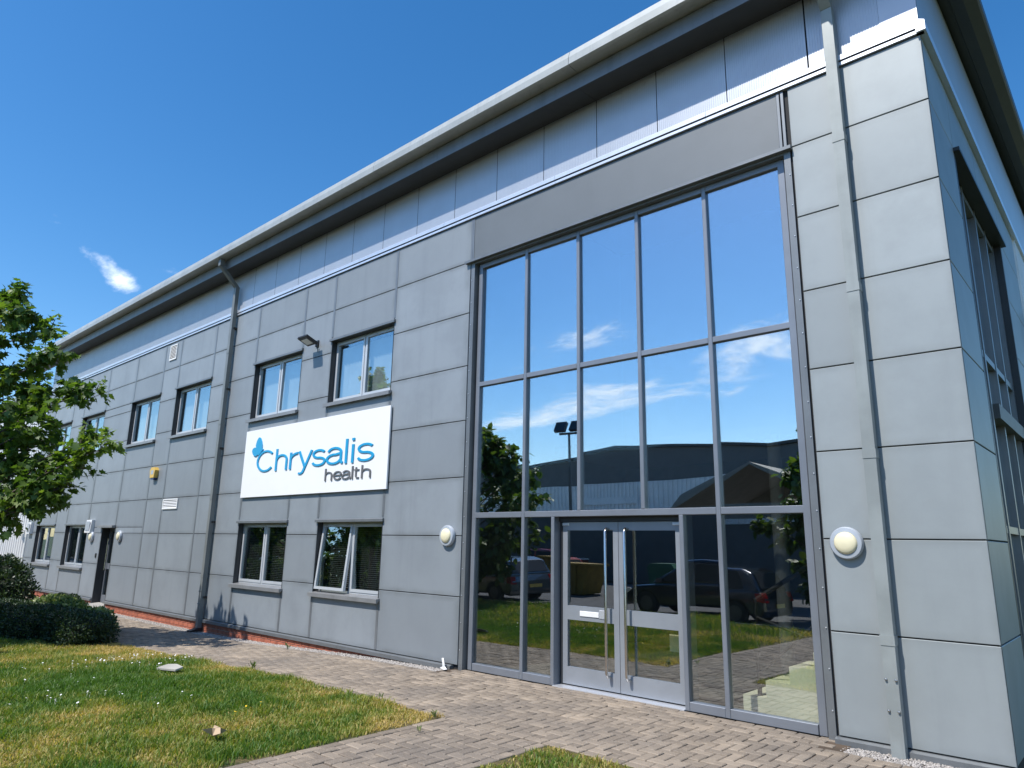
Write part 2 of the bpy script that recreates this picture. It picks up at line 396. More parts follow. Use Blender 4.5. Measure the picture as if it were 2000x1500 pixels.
# pavers -----------------------------------------------------------
def paver_mesh(lx, ly, h=.05, c=.009):
    b = MB(); x, y = lx / 2, ly / 2
    t = [(-x + c, -y + c, 0), (x - c, -y + c, 0), (x - c, y - c, 0), (-x + c, y - c, 0)]
    m_ = [(-x, -y, -c * .8), (x, -y, -c * .8), (x, y, -c * .8), (-x, y, -c * .8)]
    l_ = [(-x, -y, -h), (x, -y, -h), (x, y, -h), (-x, y, -h)]
    fs = [(0, 1, 2, 3)]
    for k in range(4):
        n = (k + 1) % 4; fs += [(k + 4, n + 4, n, k), (k + 8, n + 8, n + 4, k + 4)]
    return b.add(t + m_ + l_, fs)
gap = .012
slots = []                                    # (cx, cy, lx, ly, owner)
def herring(x0, y0, nx, ny, owner):
    done = set()
    for i in range(nx):
        for j in range(ny):
            if (i, j) in done: continue
            k = (i - j) % 4
            if k == 0 and i + 1 < nx: slots.append((x0 + (i + 1) * WU, y0 + (j + .5) * WU, 2 * WU, WU, owner)); done |= {(i, j), (i + 1, j)}
            elif k == 3 and j + 1 < ny: slots.append((x0 + (i + .5) * WU, y0 + (j + 1) * WU, WU, 2 * WU, owner)); done |= {(i, j), (i, j + 1)}
            else: slots.append((x0 + (i + .5) * WU, y0 + (j + .5) * WU, WU, WU, owner)); done.add((i, j))
nx = int((PX1 - PX0) / WU)
EX0 = -9.3                                    # herringbone runs right along the building
herring(PX0, PY0 + WU, nx, int((-.3 - PY0 - WU) / WU), path)
for i in range(int((PX1 - PX0) / (2 * WU))):  # soldier-on-edge border along the lawn
    slots.append((PX0 + (i + .5) * 2 * WU, PY0 + WU * .5, 2 * WU, WU, path))
ytop = PY0 + WU + int((-.3 - PY0 - WU) / WU) * WU
for i in range(int((2.9 + 9.0) / (2 * WU))):  # course under the curtain wall
    cx_ = -8.75 + (i + .5) * 2 * WU
    for rr in range(4):
        xx = cx_ + (WU if rr % 2 else 0)
        if -8.75 < xx < -2.80: slots.append((xx, ytop + WU * (rr + .5) - (.006 if rr == 3 else 0), 2 * WU, WU, path))
SY0 = PY0 - .012 - 68 * WU
herring(LX0 + WU, SY0, 11, 68, side_path)
for i in range(34):
    for cx_ in (LX0 + WU * .5, LX1 - WU * .5): slots.append((cx_, SY0 + (i + .5) * 2 * WU, WU, 2 * WU, side_path))
def in_gravel(x, y):
    if y > -.36 - .10 * math.sin(x * .9) and -34 < x < -8.9: return True
    return y > -.44 and x > -2.66
slots = [s_ for s_ in slots if not in_gravel(s_[0], s_[1]) and not (s_[0] > -1.9 and s_[1] > -.25)]
def cam_d(s_):
    v = Vector((s_[0], s_[1], 0)) - Vector(CAM); z = v.dot(_f)
    if z < .2: return 1e9
    px, py = v.dot(_r2) / z, v.dot(_u2) / z
    if abs(px) > 1000 / 1356.73 * 1.0 or py < -750 / 1356.73: return 1e9
    return v.length
order = sorted(range(len(slots)), key=lambda i: cam_d(slots[i]))
near = set(order[:300])
shared = {}
for key, (lx, ly) in dict(h=(2 * WU, WU), v=(WU, 2 * WU), q=(WU, WU)).items():
    shared[key] = paver_mesh(lx - gap, ly - gap).mesh('paver', M['paver'])
pv = {path: [], side_path: []}
for i, (cx_, cy_, lx, ly, ow) in enumerate(slots):
    key = 'q' if abs(lx - ly) < 1e-6 else ('h' if lx > ly else 'v')
    z = G(cx_) + random.gauss(0, .0025); ta, tb = random.gauss(0, .007), random.gauss(0, .007)
    if i in near:
        o = bpy.data.objects.new('paver', shared[key]); col.objects.link(o); o.parent = ow
        o.location = Vector((cx_, cy_, z)) * S; o.rotation_euler = (ta, tb, random.gauss(0, .006))
    else: pv[ow].append((cx_, cy_, z, lx, ly, ta, tb))
for ow, lst in pv.items():
    A = np.array(lst); n = len(A); c = .009
    tmpl = np.array([(-1, -1), (1, -1), (1, 1), (-1, 1)], float)
    hx = (A[:, 3] - gap) / 2; hy = (A[:, 4] - gap) / 2
    V = np.zeros((n, 12, 3))
    for L, (ins, dz) in enumerate(((c, 0), (0, -c * .8), (0, -.05))):
        for k in range(4):
            X_ = tmpl[k, 0] * (hx - ins); Y_ = tmpl[k, 1] * (hy - ins)
            V[:, L * 4 + k, 0] = A[:, 0] + X_; V[:, L * 4 + k, 1] = A[:, 1] + Y_; V[:, L * 4 + k, 2] = A[:, 2] + dz + X_ * A[:, 5] * 1.0 + Y_ * A[:, 6]
    fs = [(0, 1, 2, 3)]
    for k in range(4):
        m_ = (k + 1) % 4; fs += [(k + 4, m_ + 4, m_, k), (k + 8, m_ + 8, m_ + 4, k + 4)]
    F = (np.array(fs)[None] + (np.arange(n) * 12)[:, None, None]).reshape(-1, 4)
    me = np_mesh('paver_field', V.reshape(-1, 3), F, M['paver'], np.repeat(rng.random(n), 12))
    o = link('paver_field', me, ow); o['kind'] = 'stuff'

# gravel margin along the wall --------------------------------------
def pebbles(name, n, fx, size):
    ico = np.array([(1, 0, 0), (-1, 0, 0), (0, 1, 0), (0, -1, 0), (0, 0, 1), (0, 0, -1)], float)
    fi = np.array([(0, 2, 4), (2, 1, 4), (1, 3, 4), (3, 0, 4), (2, 0, 5), (1, 2, 5), (3, 1, 5), (0, 3, 5)])
    P = fx(n); s_ = size * (.6 + .8 * rng.random((n, 1, 1))) * (.7 + .6 * rng.random((n, 6, 3)))
    a = rng.random(n) * 6.28; ca, sa = np.cos(a), np.sin(a)
    L = ico[None] * s_; X_ = L[..., 0] * ca[:, None] - L[..., 1] * sa[:, None]; Y_ = L[..., 0] * sa[:, None] + L[..., 1] * ca[:, None]
    V = np.stack([X_, Y_, L[..., 2] * .7], -1) + P[:, None]
    F = (fi[None] + (np.arange(n) * 6)[:, None, None]).reshape(-1, 3)
    return np_mesh(name, V.reshape(-1, 3), F, M['gravel'], np.repeat(rng.random(n), 6))
def gx(n):
    x = -34.3 + (rng.random(n) ** .75) * 25.5; lim = .36 + .10 * np.sin(x * .9)
    y = -.02 - rng.random(n) * (lim + .05); return np.stack([x, y, Gv(x) - .045 + rng.random(n) * .014 - .01 * y / .4], 1)
gravel = link('gravel_margin', pebbles('gravel_margin', 30000, gx, .016)); tag(gravel, 'pale grey gravel strip between the red brick plinth and the paving', 'gravel', kind='stuff')
def gx2(n):
    x = -2.7 + rng.random(n) * 4.0; return np.stack([x, -.06 - rng.random(n) * .40, -.03 + rng.random(n) * .012 + 0 * x], 1)
gravel2 = link('gravel_margin', pebbles('gravel_margin', 6500, gx2, .014)); tag(gravel2, 'small white gravel patch at the foot of the right downpipe', 'gravel', kind='stuff')

# ------------------------------------------------------------------ the office building
bld = empty('office_building', (-17.8, 0.0, -.2))
tag(bld, 'long two-storey grey panel-clad office building with tall glazed entrance and overhanging eave', 'building')
XL, XR = -34.45, -1.22
ROWS = [.055, 1.13, 2.13, 3.13, 4.13, 5.13, 6.13, 7.13, 7.99]
WIN = [(-33.30, -30.93), (-29.68, -27.33), (-24.82, -22.50), (-21.33, -19.03), (-16.60, -14.37), (-13.15, -10.93)]
UPZ = (4.95, 6.40); LOZ = (.96, 2.40)
LOWIN = {0, 1, 4, 5}
CW0, CW1, CWT = -8.72, -2.82, 7.09
DX0, DX1, DZ = -25.92, -24.74, 2.31
COLS = [-34.45, -33.30, -30.93, -29.68, -27.33, -24.76, -22.50, -21.33, -19.03, -17.86, -16.60, -14.37, -13.15, -10.93, -8.74]
holes = []
for i, (a, b_) in enumerate(WIN):
    holes.append((a, b_, *UPZ))
    if i in LOWIN: holes.append((a, b_, *LOZ))
holes.append((DX0, DX1, -.1, DZ))
def cut(rect, hs):
    """subtract rectangular holes from a rectangle -> list of rectangles"""
    out = [rect]
    for h in hs:
        nxt = []
        for (x0, x1, z0, z1) in out:
            if h[0] >= x1 - 1e-3 or h[1] <= x0 + 1e-3 or h[2] >= z1 - 1e-3 or h[3] <= z0 + 1e-3: nxt.append((x0, x1, z0, z1)); continue
            if h[3] < z1: nxt.append((x0, x1, h[3], z1))
            if h[2] > z0: nxt.append((x0, x1, z0, h[2]))
            zl, zh = max(z0, h[2]), min(z1, h[3])
            if h[0] > x0: nxt.append((x0, h[0], zl, zh))
            if h[1] < x1: nxt.append((h[1], x1, zl, zh))
        out = nxt
    return [r for r in out if r[1] - r[0] > .03 and r[3] - r[2] > .03]
JG = .0068
def panel(x0, x1, z0, z1, m, y=0.0, nm='cladding_panel', jr=None):
    return MB().cbox(x0 + JG, x1 - (JG if jr is None else jr), y, y + .04, z0 + JG, z1 - JG, .005).build(nm, m, bld)
for c in range(len(COLS) - 1):
    for r in range(len(ROWS) - 1):
        for (x0, x1, z0, z1) in cut((COLS[c], COLS[c + 1], ROWS[r], ROWS[r + 1]), holes):
            panel(x0, x1, z0, z1, M['panel'])
for r in range(len(ROWS) - 1):                       # right pier, two panels wide, joint behind the pipe
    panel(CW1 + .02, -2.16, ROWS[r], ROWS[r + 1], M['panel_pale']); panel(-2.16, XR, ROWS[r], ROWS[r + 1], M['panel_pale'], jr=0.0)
panel(CW0 + .03, CW1 - .12, CWT + .05, ROWS[-1], M['panel_dark'], .004, 'header_panel')
for x in (CW0 - .02, CW0 + .02, CW1 - .125, CW1 - .07): MB().box(x, x + .035, -.004, .03, CWT + .06, 7.98).build('cover_strip', M['strip'], bld)
for x in COLS[1:-1]:                                 # cover strips on the vertical joints of the window bays
    if abs(x + 17.86) < .01: continue
    for (x0, x1, z0, z1) in cut((x - .032, x + .032, .07, 7.97), [(h[0] - .05, h[1] + .05, h[2] - .12, h[3] + .09) for h in holes]):
        if x1 - x0 > .05: MB().box(x0, x1, -.005, .03, z0, z1).build('cover_strip', M['strip'], bld)
# backing wall with the openings (dark in the open joints)
bw = MB()
for rect in cut((XL, XR - .02, -.35, 9.24), holes + [(CW0 + .06, CW1 - .06, -.4, CWT - .02)]):
    bw.box(rect[0], rect[1], .035, .30, rect[2], rect[3])
bw.build('wall', M['joint'], bld)
# base flashing and brick plinth
for x in [XL + i * 3.2 for i in range(9)]:
    x1 = min(x + 3.195, -8.76)
    for (a, b_) in ([(x, x1)] if not (x < DX0 < x1 or x < DX1 < x1) else [(x, DX0), (DX1, x1)]):
        if b_ - a > .1: MB().prism([(-.065, -.028), (.034, -.028), (.034, .05), (-.02, .05), (-.065, .035)], 'x', a, b_).build('base_flashing', M['flash'], bld)
MB().prism([(-.065, -.028), (.034, -.028), (.034, .05), (-.02, .05), (-.065, .035)], 'x', CW1, -2.17).build('base_flashing', M['flash'], bld)
MB().prism([(-.065, -.028), (.034, -.028), (.034, .05), (-.02, .05), (-.065, .035)], 'x', -2.165, XR + .06).build('base_flashing', M['flash'], bld)
pl = MB()
for a, b_ in ((XL, DX0), (DX1, -8.75), (CW1, XR)): pl.box(a, b_, -.008, .034, -.4, -.030)
plinth = pl.build('brick_plinth', M['mortar'], bld)
bl, bh = .274, .0915
bme = MB().cbox(0, bl - .013, -.02, .03, 0, bh - .013, .004).mesh('brick', M['brick'])
for course in range(3):
    for i in range(int((-9.2 - XL) / bl)):
        x = XL + i * bl + (bl / 2 if course % 2 else 0)
        if x + bl > -9.0 or (DX0 - .3 < x < DX1 + .02): continue
        o = bpy.data.objects.new('brick', bme); col.objects.link(o); o.parent = plinth
        o.location = (Vector((x, 0, -.032 - bh * (course + 1) + .005)) - ORG[plinth]) * S
# coping band, upper cladding
for i in range(12):
    a = XL + i * (XR + .05 - XL) / 12; e = XL + (i + 1) * (XR + .05 - XL) / 12 - .006
    MB().prism([(.03, 8.185), (-.035, 8.145), (-.045, 8.135), (-.045, 8.065), (-.035, 8.065), (-.035, 8.09), (.03, 8.09)], 'x', a, e).build('coping', M['coping'], bld)
    MB().prism([(.034, 8.052), (-.02, 8.052), (-.03, 8.045), (-.03, 8.0), (.034, 8.0)], 'x', a, e).build('drip_strip', M['coping'], bld)
def rib_panel(wd, z0, z1, nr, dp, name, m, y=.012):
    b = MB(); vs = []; fs = []; st = wd / nr
    prof = []
    for i in range(nr):
        x = i * st; prof += [(x, y), (x + st * .42, y), (x + st * .5, y - dp), (x + st * .92, y - dp)]
    prof.append((wd, y))
    for (x, yy) in prof: vs += [(x, yy, z0), (x, yy, z1)]
    for i in range(len(prof) - 1): fs.append((i * 2, i * 2 + 2, i * 2 + 3, i * 2 + 1))
    return b.add(vs, fs)
cw_ = 1.125
cl = rib_panel(cw_ - .012, 8.13, 9.235, 34, .003, 'c', None).mesh('upper_cladding_panel', M['clad'], (0, 0, 0), fixn=False)
cl2 = rib_panel(cw_ - .002, 8.13, 9.235, 34, .004, 'c', None).mesh('upper_cladding_panel', M['clad'], (0, 0, 0), fixn=False)
x = -2.5 - cw_
while x > XL - cw_:
    o = bpy.data.objects.new('upper_cladding_panel', cl if x > -18.5 else cl2); col.objects.link(o); o.parent = bld
    o.location = (Vector((max(x, XL), 0, 0)) - ORG[bld]) * S; x -= cw_
rp = rib_panel(.86, 8.13, 9.235, 26, .003, 'c', None); rp.v = [(p[0] - 2.492, p[1], p[2]) for p in rp.v]; rp.build('upper_cladding_panel', M['clad'], bld)
MB().box(-1.63, XR, .006, .03, 8.13, 9.5).build('corner_flashing', M['clad'], bld)
# eave: gutter lengths, fascia, soffit
gx0, gx1 = -36.4, -.80
for i in range(7):
    a = gx0 + i * (gx1 - gx0) / 7; e = gx0 + (i + 1) * (gx1 - gx0) / 7 - (.008 if i < 6 else 0)
    MB().prism([(-.744, 9.496), (-.744, 9.622), (-.702, 9.752), (-.44, 9.752), (-.44, 9.50), (-.52, 9.485), (-.70, 9.485)], 'x', a, e).build('gutter', M['gutter'], bld)
    MB().prism([(-.482, 9.205), (-.482, 9.484), (-.44, 9.484), (-.44, 9.205)], 'x', a, e + .006).build('fascia', M['flash'], bld)
    MB().prism([(-.48, 9.20), (-.44, 9.204), (.034, 9.24), (.034, 9.27), (-.48, 9.225)], 'x', a, e + .004).build('soffit', M['soffit'], bld)
MB().prism([(-.62, 9.70), (-.62, 9.754), (-.5, 9.79), (24, 11.2), (24, 11.0), (-.43, 9.6)], 'x', gx0, XR + .02).build('roof', M['gutter'], bld)

# ---- windows
def window(x0, x1, z0, z1, upper, tilt=0):
    D = .13; t = .012
    b = MB()
    b.box(x0 + .001, x0 + t, 0.0, .28, z0, z1); b.box(x1 - t, x1 - .001, 0.0, .28, z0, z1)
    b.box(x0 + t, x1 - t, 0.0, .28, z1 - t, z1 - .001); b.box(x0 + t, x1 - t, .02, .28, z0 + .001, z0 + t)
    wdw = b.build('window', M['reveal'], bld)
    MB().prism([(-.05, z1 - .012), (-.05, z1 + .035), (-.03, z1 + .05), (.034, z1 + .055), (.034, z1 - .004), (-.03, z1 - .012)], 'x', x0 - .045, x1 + .045).build('hood', M['flash'], wdw)
    MB().prism([(-.085, z0 - .075), (-.085, z0 + .0), (D, z0 + .03), (D, z0 + .012), (.0, z0 - .02), (-.06, z0 - .075)], 'x', x0 - .05, x1 + .05).build('sill', M['sillm'], wdw)
    a0, a1, c0, c1 = x0 + t, x1 - t, z0 + .032, z1 - t
    fw = .045; mid = a0 + (a1 - a0) * .5
    f = MB(); f.box(a0, a0 + fw, D, D + .07, c0, c1); f.box(a1 - fw, a1, D, D + .07, c0, c1); f.box(a0 + fw, a1 - fw, D, D + .07, c1 - fw, c1); f.box(a0 + fw, a1 - fw, D, D + .07, c0, c0 + fw); f.box(mid - .03, mid + .03, D + .003, D + .07, c0 + fw, c1 - fw)
    f.build('frame', M['alu_light'], wdw)
    for s_ in (0, 1):
        p0, p1 = (a0 + fw - .008, mid - .022) if s_ == 0 else (mid + .022, a1 - fw + .008)
        q0, q1 = c0 + fw - .008, c1 - fw + .008; sw = .055
        sash = MB(); ya, yb = D - .012, D + .045
        sash.box(p0, p0 + sw, ya, yb, q0, q1); sash.box(p1 - sw, p1, ya, yb, q0, q1); sash.box(p0 + sw, p1 - sw, ya, yb, q0, q0 + sw); sash.box(p0 + sw, p1 - sw, ya, yb, q1 - sw, q1)
        gl = MB().box(p0 + sw - .003, p1 - sw + .003, D + .018, D + .026, q0 + sw - .003, q1 - sw + .003)
        if tilt and s_ == 0:                        # top-hung sash pushed open at the bottom
            ca, sa = math.cos(tilt), math.sin(tilt)
            for mm in (sash, gl):
                mm.v = [(X_, (Y_ - D) * ca + (Z_ - q1) * sa + D, (Z_ - q1) * ca - (Y_ - D) * sa + q1) for X_, Y_, Z_ in mm.v]
            st = MB().box(p0 + .3, p1 - .05, D + .0, D + .03, c0 + fw, c0 + fw + .03)
            st.tube([(p1 - .03, D + .02, q0 + .08), (p1 - .03, D - .12, q0 + .22)], .008, 6).build('stay', M['black'], wdw)
        sash.build('sash', M['alu_light'], wdw); set_pane(gl).build('pane', M['glassw'], wdw)
    if upper:                                       # vertical blinds
        bm = MB(); n = int((a1 - a0) / .105)
        for k in range(n):
            xx = a0 + (k + .5) * (a1 - a0) / n; an = .5 + random.uniform(-.08, .08); dx_, dy_ = .05 * math.cos(an), .05 * math.sin(an)
            bm.add([(xx - dx_, .30 - dy_, c0 + .03), (xx + dx_, .30 + dy_, c0 + .03), (xx + dx_, .30 + dy_, c1 - .12), (xx - dx_, .30 - dy_, c1 - .12)], [(0, 1, 2, 3)])
        bm.build('blind', M['blind'], wdw)
    else:
        bm = MB(); n = 34
        for k in range(n):
            zz_ = c0 + .05 + k * (c1 - c0 - .08) / n
            bm.add([(a0 + .06, .27, zz_), (a1 - .06, .27, zz_), (a1 - .06, .305, zz_ + .016), (a0 + .06, .305, zz_ + .016)], [(0, 1, 2, 3)])
        bm.build('blind', M['blindgrey'], wdw)
    return wdw
for i, (a, b_) in enumerate(WIN):
    window(a, b_, *UPZ, True)
    if i in LOWIN: window(a, b_, *LOZ, False, math.radians(5.5) if i == 5 else 0)
# ---- back door in the left part
b = MB()
b.box(DX0, DX0 + .03, 0, .42, -.14, DZ); b.box(DX1 - .03, DX1, 0, .42, -.14, DZ); b.box(DX0 + .03, DX1 - .03, 0, .42, DZ - .03, DZ)
bd = b.build('side_door', M['reveal'], bld)
MB().prism([(-.12, DZ - .01), (-.12, DZ + .06), (.03, DZ + .075), (.03, DZ - .01)], 'x', DX0 - .12, DX1 + .04).build('hood', M['sillm'], bd)
f = MB(); a0, a1 = DX0 + .03, DX1 - .03
for (q0, q1, r0, r1) in ((a0, a0 + .10, -.12, DZ - .03), (a1 - .10, a1, -.12, DZ - .03), (a0 + .1, a1 - .1, DZ - .12, DZ - .03), (a0 + .1, a1 - .1, -.12, .16), (a0 + .1, a1 - .1, .98, 1.16)): f.box(q0, q1, .24, .31, r0, r1)
f.build('door_frame', M['alu'], bd)
MB().box(a0 + .1, a1 - .1, .265, .275, .16, .98).build('pane', M['glassw'], bd); MB().box(a0 + .1, a1 - .1, .265, .275, 1.16, DZ - .12).build('pane', M['glassw'], bd)
MB().tube([(a0 + .16, .24, .95), (a0 + .16, .17, .95), (a0 + .16, .17, 1.95), (a0 + .16, .24, 1.95)], .018, 8).build('handle', M['steel'], bd)
MB().prism([(-1.05, -.215), (.2, -.075), (.2, -.3), (-1.05, -.3)], 'x', DX0 - .25, DX1 + .1).build('door_step', M['kerb'], bld)
MB().cbox(-26.16, -26.08, -.03, .0, 1.33, 1.47, .006).build('door_buzzer', M['black'], bld)

# ---- glazed entrance front
CY = .085                                            # face of the mullions
VX = [-8.55, -7.44, -6.33, -5.22, -4.10, -2.985]; TZ = [2.475, 4.765]; TOPZ = 7.0
c = MB(); c.box(CW0 + .0, CW0 + .09, .0, .30, -.02, CWT); c.box(CW1 - .085, CW1 - .001, .0, .30, -.02, CWT); c.box(CW0 + .09, CW1 - .085, .0, .30, CWT - .03, CWT + .02)
cwl = c.build('curtain_wall', M['flash'], bld)
MB().prism([(-.07, CWT - .0), (-.07, CWT + .045), (.035, CWT + .075), (.035, CWT + .0)], 'x', CW0 - .12, CW1 + .03).build('hood', M['flash'], cwl)
hw = .031
def mull(x, z0, z1, wd=hw, dp=.12): MB().cbox(x - wd, x + wd, CY, CY + dp, z0, z1, .006).build('mullion', M['alu'], cwl)
def trans(x0, x1, z, hh=.04, y=CY + .002): MB().cbox(x0, x1, y, y + .11, z - hh, z + hh, .006).build('transom', M['alu'], cwl)
for i, x in enumerate(VX):
    mull(x, TZ[0] + .045 if i in (2, 3) else .0, CWT - .03, .045 if i in (0, 5) else hw)
DLX, DRX = -6.83, -4.64
for x in (DLX, DRX): mull(x, .0, TZ[0] - .045, hw, .26)
for i in range(5):
    a, b_ = VX[i] + hw, VX[i + 1] - hw
    trans(a + .001, b_ - .001, TZ[1]); trans(a + .001, b_ - .001, CWT - .075, .045)
    for (z0, z1) in ((TZ[0], TZ[1]), (TZ[1], CWT - .08)): set_pane(MB().box(a - .01, b_ + .01, CY + .05, CY + .06, z0 + .03, z1 - .03)).build('pane', M['glass'], cwl)
for a, b_ in ((VX[0] + hw, VX[1] - hw), (VX[1] + hw, VX[4] - hw), (VX[4] + hw, VX[5] - hw)): trans(a + .001, b_ - .001, TZ[0], .045)
for a, b_ in ((VX[0] + .055, VX[1] - hw), (VX[1] + hw, DLX - hw), (DRX + hw, VX[4] - hw), (VX[4] + hw, VX[5] - .055)):
    trans(a + .001, b_ - .001, .055, .055); set_pane(MB().box(a - .01, b_ + .01, CY + .05, CY + .06, .1, TZ[0] - .03)).build('pane', M['glass_low'], cwl)
hb = MB(); hb.box(DLX + hw, DRX - hw, CY + .12, CY + .24, 2.36, 2.43); hb.box(DLX + hw, DLX + hw + .05, CY + .15, CY + .24, .02, 2.36); hb.box(DRX - hw - .05, DRX - hw, CY + .15, CY + .24, .02, 2.36)
hb.build('door_frame', M['reveal'], cwl)  # charcoal header carries the shadowed gap above the doors in its colour
MB().box(DLX + hw, DRX - hw, CY - .03, CY + .24, -.012, .012).build('threshold', M['coping'], cwl)
dm = (DLX + DRX) / 2
for s_ in (0, 1):
    x0, x1 = (DLX + hw + .055, dm - .004) if s_ == 0 else (dm + .004, DRX - hw - .055)
    ya, yb = CY + .155, CY + .215; sw = .088
    dl = MB(); dl.box(x0, x0 + sw, ya, yb, .03, 2.352); dl.box(x1 - sw, x1, ya, yb, .03, 2.352); dl.box(x0 + sw, x1 - sw, ya, yb, .03, .27); dl.box(x0 + sw, x1 - sw, ya, yb, 2.23, 2.352); dl.box(x0 + sw, x1 - sw, ya, yb, .93, 1.13)
    leaf = dl.build('door_leaf', M['alu_door'], bld)
    for (z0, z1) in ((.27, .93), (1.13, 2.23)): MB().box(x0 + sw, x1 - sw, ya + .025, ya + .035, z0, z1).build('pane', M['glass_low'], leaf)
    hx_ = x1 - .16 if s_ == 0 else x0 + .16
    pts = [(hx_, ya + .01, 2.25), (hx_, ya - .07, 2.25), (hx_, ya - .10, 2.21), (hx_, ya - .10, .27), (hx_, ya - .07, .22), (hx_, ya + .01, .22)]
    MB().tube(pts, .02, 10).build('handle', M['steel'], leaf, smooth=50)
    if s_ == 0:
        MB().cbox(x0 + .32, x0 + .66, ya - .012, ya, .99, 1.065, .005).build('letter_plate', M['white'], leaf); MB().cbox(x1 - .34, x1 - .2, ya - .01, ya, .98, 1.1, .004).build('lock_plate', M['coping'], leaf)
    MB().cbox((x0 + .0) if s_ == 0 else x1 - .12, (x0 + .12) if s_ == 0 else x1, ya - .02, ya, 2.30, 2.34, .004).build('hinge', M['coping'], leaf)
# rivets on the jamb flashing
jr = MB()
for x in (CW0 + .03, CW1 - .02):
    for k in range(16): jr.lathe([(.009, -.006), (.006, -.010)], (x, 0, .3 + k * .43), 'y', 6)
jr.build('rivets', M['coping'], cwl)['kind'] = 'stuff'

# ---- inside the entrance hall
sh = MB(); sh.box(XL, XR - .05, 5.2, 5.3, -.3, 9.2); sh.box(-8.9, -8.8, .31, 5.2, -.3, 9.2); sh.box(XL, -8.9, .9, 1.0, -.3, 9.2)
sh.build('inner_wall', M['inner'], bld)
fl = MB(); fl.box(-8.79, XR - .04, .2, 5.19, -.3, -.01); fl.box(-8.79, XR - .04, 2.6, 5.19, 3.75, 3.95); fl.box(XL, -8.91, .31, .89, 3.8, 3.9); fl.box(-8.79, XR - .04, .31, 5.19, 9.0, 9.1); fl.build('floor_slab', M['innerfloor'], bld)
stc = empty('staircase', (-3.4, 1.2, 0)); tag(stc, 'cream staircase with dark handrail behind the lower right entrance glass', 'staircase')
for k in range(9):
    x0 = -4.14 + k * .305; z1 = .20 * (k + 1)
    MB().box(x0, x0 + .304, .62, 1.9, -.009, z1).build('step', M['stair'], stc)
rl = MB(); rl.tube([(-3.95, .7, .2), (-3.95, .7, 1.35), (-1.6, .7, 2.85)], .03, 8); rl.tube([(-3.95, .7, 1.15), (-3.0, .7, .85)], .02, 6); rl.tube([(-3.95, .7, .45), (-3.0, .7, 1.3)], .02, 6)
rl.build('handrail', M['rubber'], stc)
MB().lathe([(.10, 0), (.10, 3.74)], (-4.15, 2.2, 0), 'z', 20).build('inner_column', M['blindgrey'], bld, smooth=40)
MB().box(-5.1, -4.72, .5, .52, .62, .84).build('notice_paper', M['cream'], bld)

# ---- right-hand side wall (in the shade) and verge
SX = XR
def spanel(y0, y1, z0, z1, m): 
    b = MB().cbox(y0 + (JG if y0 > .1 else 0), y1 - JG, 0, .04, z0 + JG, z1 - JG, .005); b.v = [(SX - p[1], p[0], p[2]) for p in b.v]; return b.build('cladding_panel', m, bld)
for r in range(len(ROWS) - 1):
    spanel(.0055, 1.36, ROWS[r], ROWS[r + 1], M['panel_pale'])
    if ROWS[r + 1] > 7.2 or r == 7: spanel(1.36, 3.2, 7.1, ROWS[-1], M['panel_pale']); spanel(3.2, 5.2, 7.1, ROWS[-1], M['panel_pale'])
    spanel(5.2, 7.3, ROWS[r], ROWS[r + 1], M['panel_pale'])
MB().box(SX - .3, SX - .035, .301, 1.38, -.35, 9.5).box(SX - .3, SX - .035, 5.18, 24, -.35, 9.7).box(SX - .3, SX - .035, 1.38, 5.18, 7.08, 9.6).build('wall', M['joint'], bld)
scw = MB().box(SX - .3, SX + .0, 1.37, 1.43, 0, 7.08).box(SX - .3, SX + .0, 5.12, 5.18, 0, 7.08).box(SX - .3, SX + .07, 1.33, 5.24, 7.07, 7.12).build('side_curtain_wall', M['reveal'], bld)
sy_ = [1.5, 2.45, 3.4, 4.3, 5.07]
for y in sy_: MB().box(SX - .25, SX - .10, y - .04, y + .04, 0, 7.07).build('mullion', M['flash'], scw)
for z in (.05, 2.3, 4.6, 7.0):
    for k in range(4): MB().box(SX - .24, SX - .11, sy_[k] + .041, sy_[k + 1] - .041, z - .045, z + .045).build('transom', M['flash'], scw)
for k in range(4):
    for z0, z1 in ((.09, 2.26), (2.34, 4.56), (4.64, 6.96)): MB().box(SX - .17, SX - .16, sy_[k] + .03, sy_[k + 1] - .03, z0, z1).build('pane', M['glass'], scw)
b = MB().prism([(.03, 8.185), (-.055, 8.135), (-.07, 8.125), (-.07, 8.0), (.03, 8.0)], 'x', -.06, 24); b.v = [(SX - p[1], p[0], p[2]) for p in b.v]; b.build('coping', M['coping'], bld)
b = MB(); b.add([(SX, .0, 8.1), (SX, 24, 8.1), (SX, 24, 10.3), (SX, .0, 9.62)], [(0, 1, 2, 3)]); b.build('upper_cladding_side', M['clad'], bld)
wc = rib_panel(16.0, -.2, 8.0, 90, .05, 'w', None, .02); wc.v = [(SX - p[1], p[0] + 7.32, p[2]) for p in wc.v]; wc.build('white_cladding', M['white_clad'], bld)
vs_ = .055
b = MB(); pf = [(SX - .03, 9.62), (-1.10, 9.60), (-1.09, 9.57), (-.94, 9.55), (-.80, 9.60), (-.775, 9.62), (-.775, 9.98), (-.82, 10.02), (SX - .03, 10.05)]
b.add([(p[0], -.74, p[1] - vs_ * .74 - (.0 if p[1] < 9.8 else .22)) for p in pf] + [(p[0], 24, p[1] + 24 * vs_) for p in pf], [tuple(range(9))[::-1], tuple(range(9, 18))] + [(i, (i + 1) % 9, (i + 1) % 9 + 9, i + 9) for i in range(9)])
b.build('verge', M['soffit'], bld)
MB().box(XL, XL + .1, .31, 24, -.3, 9.2).box(XL, XR, 24, 24.1, -.3, 11.2).build('back_wall', M['joint'], bld)

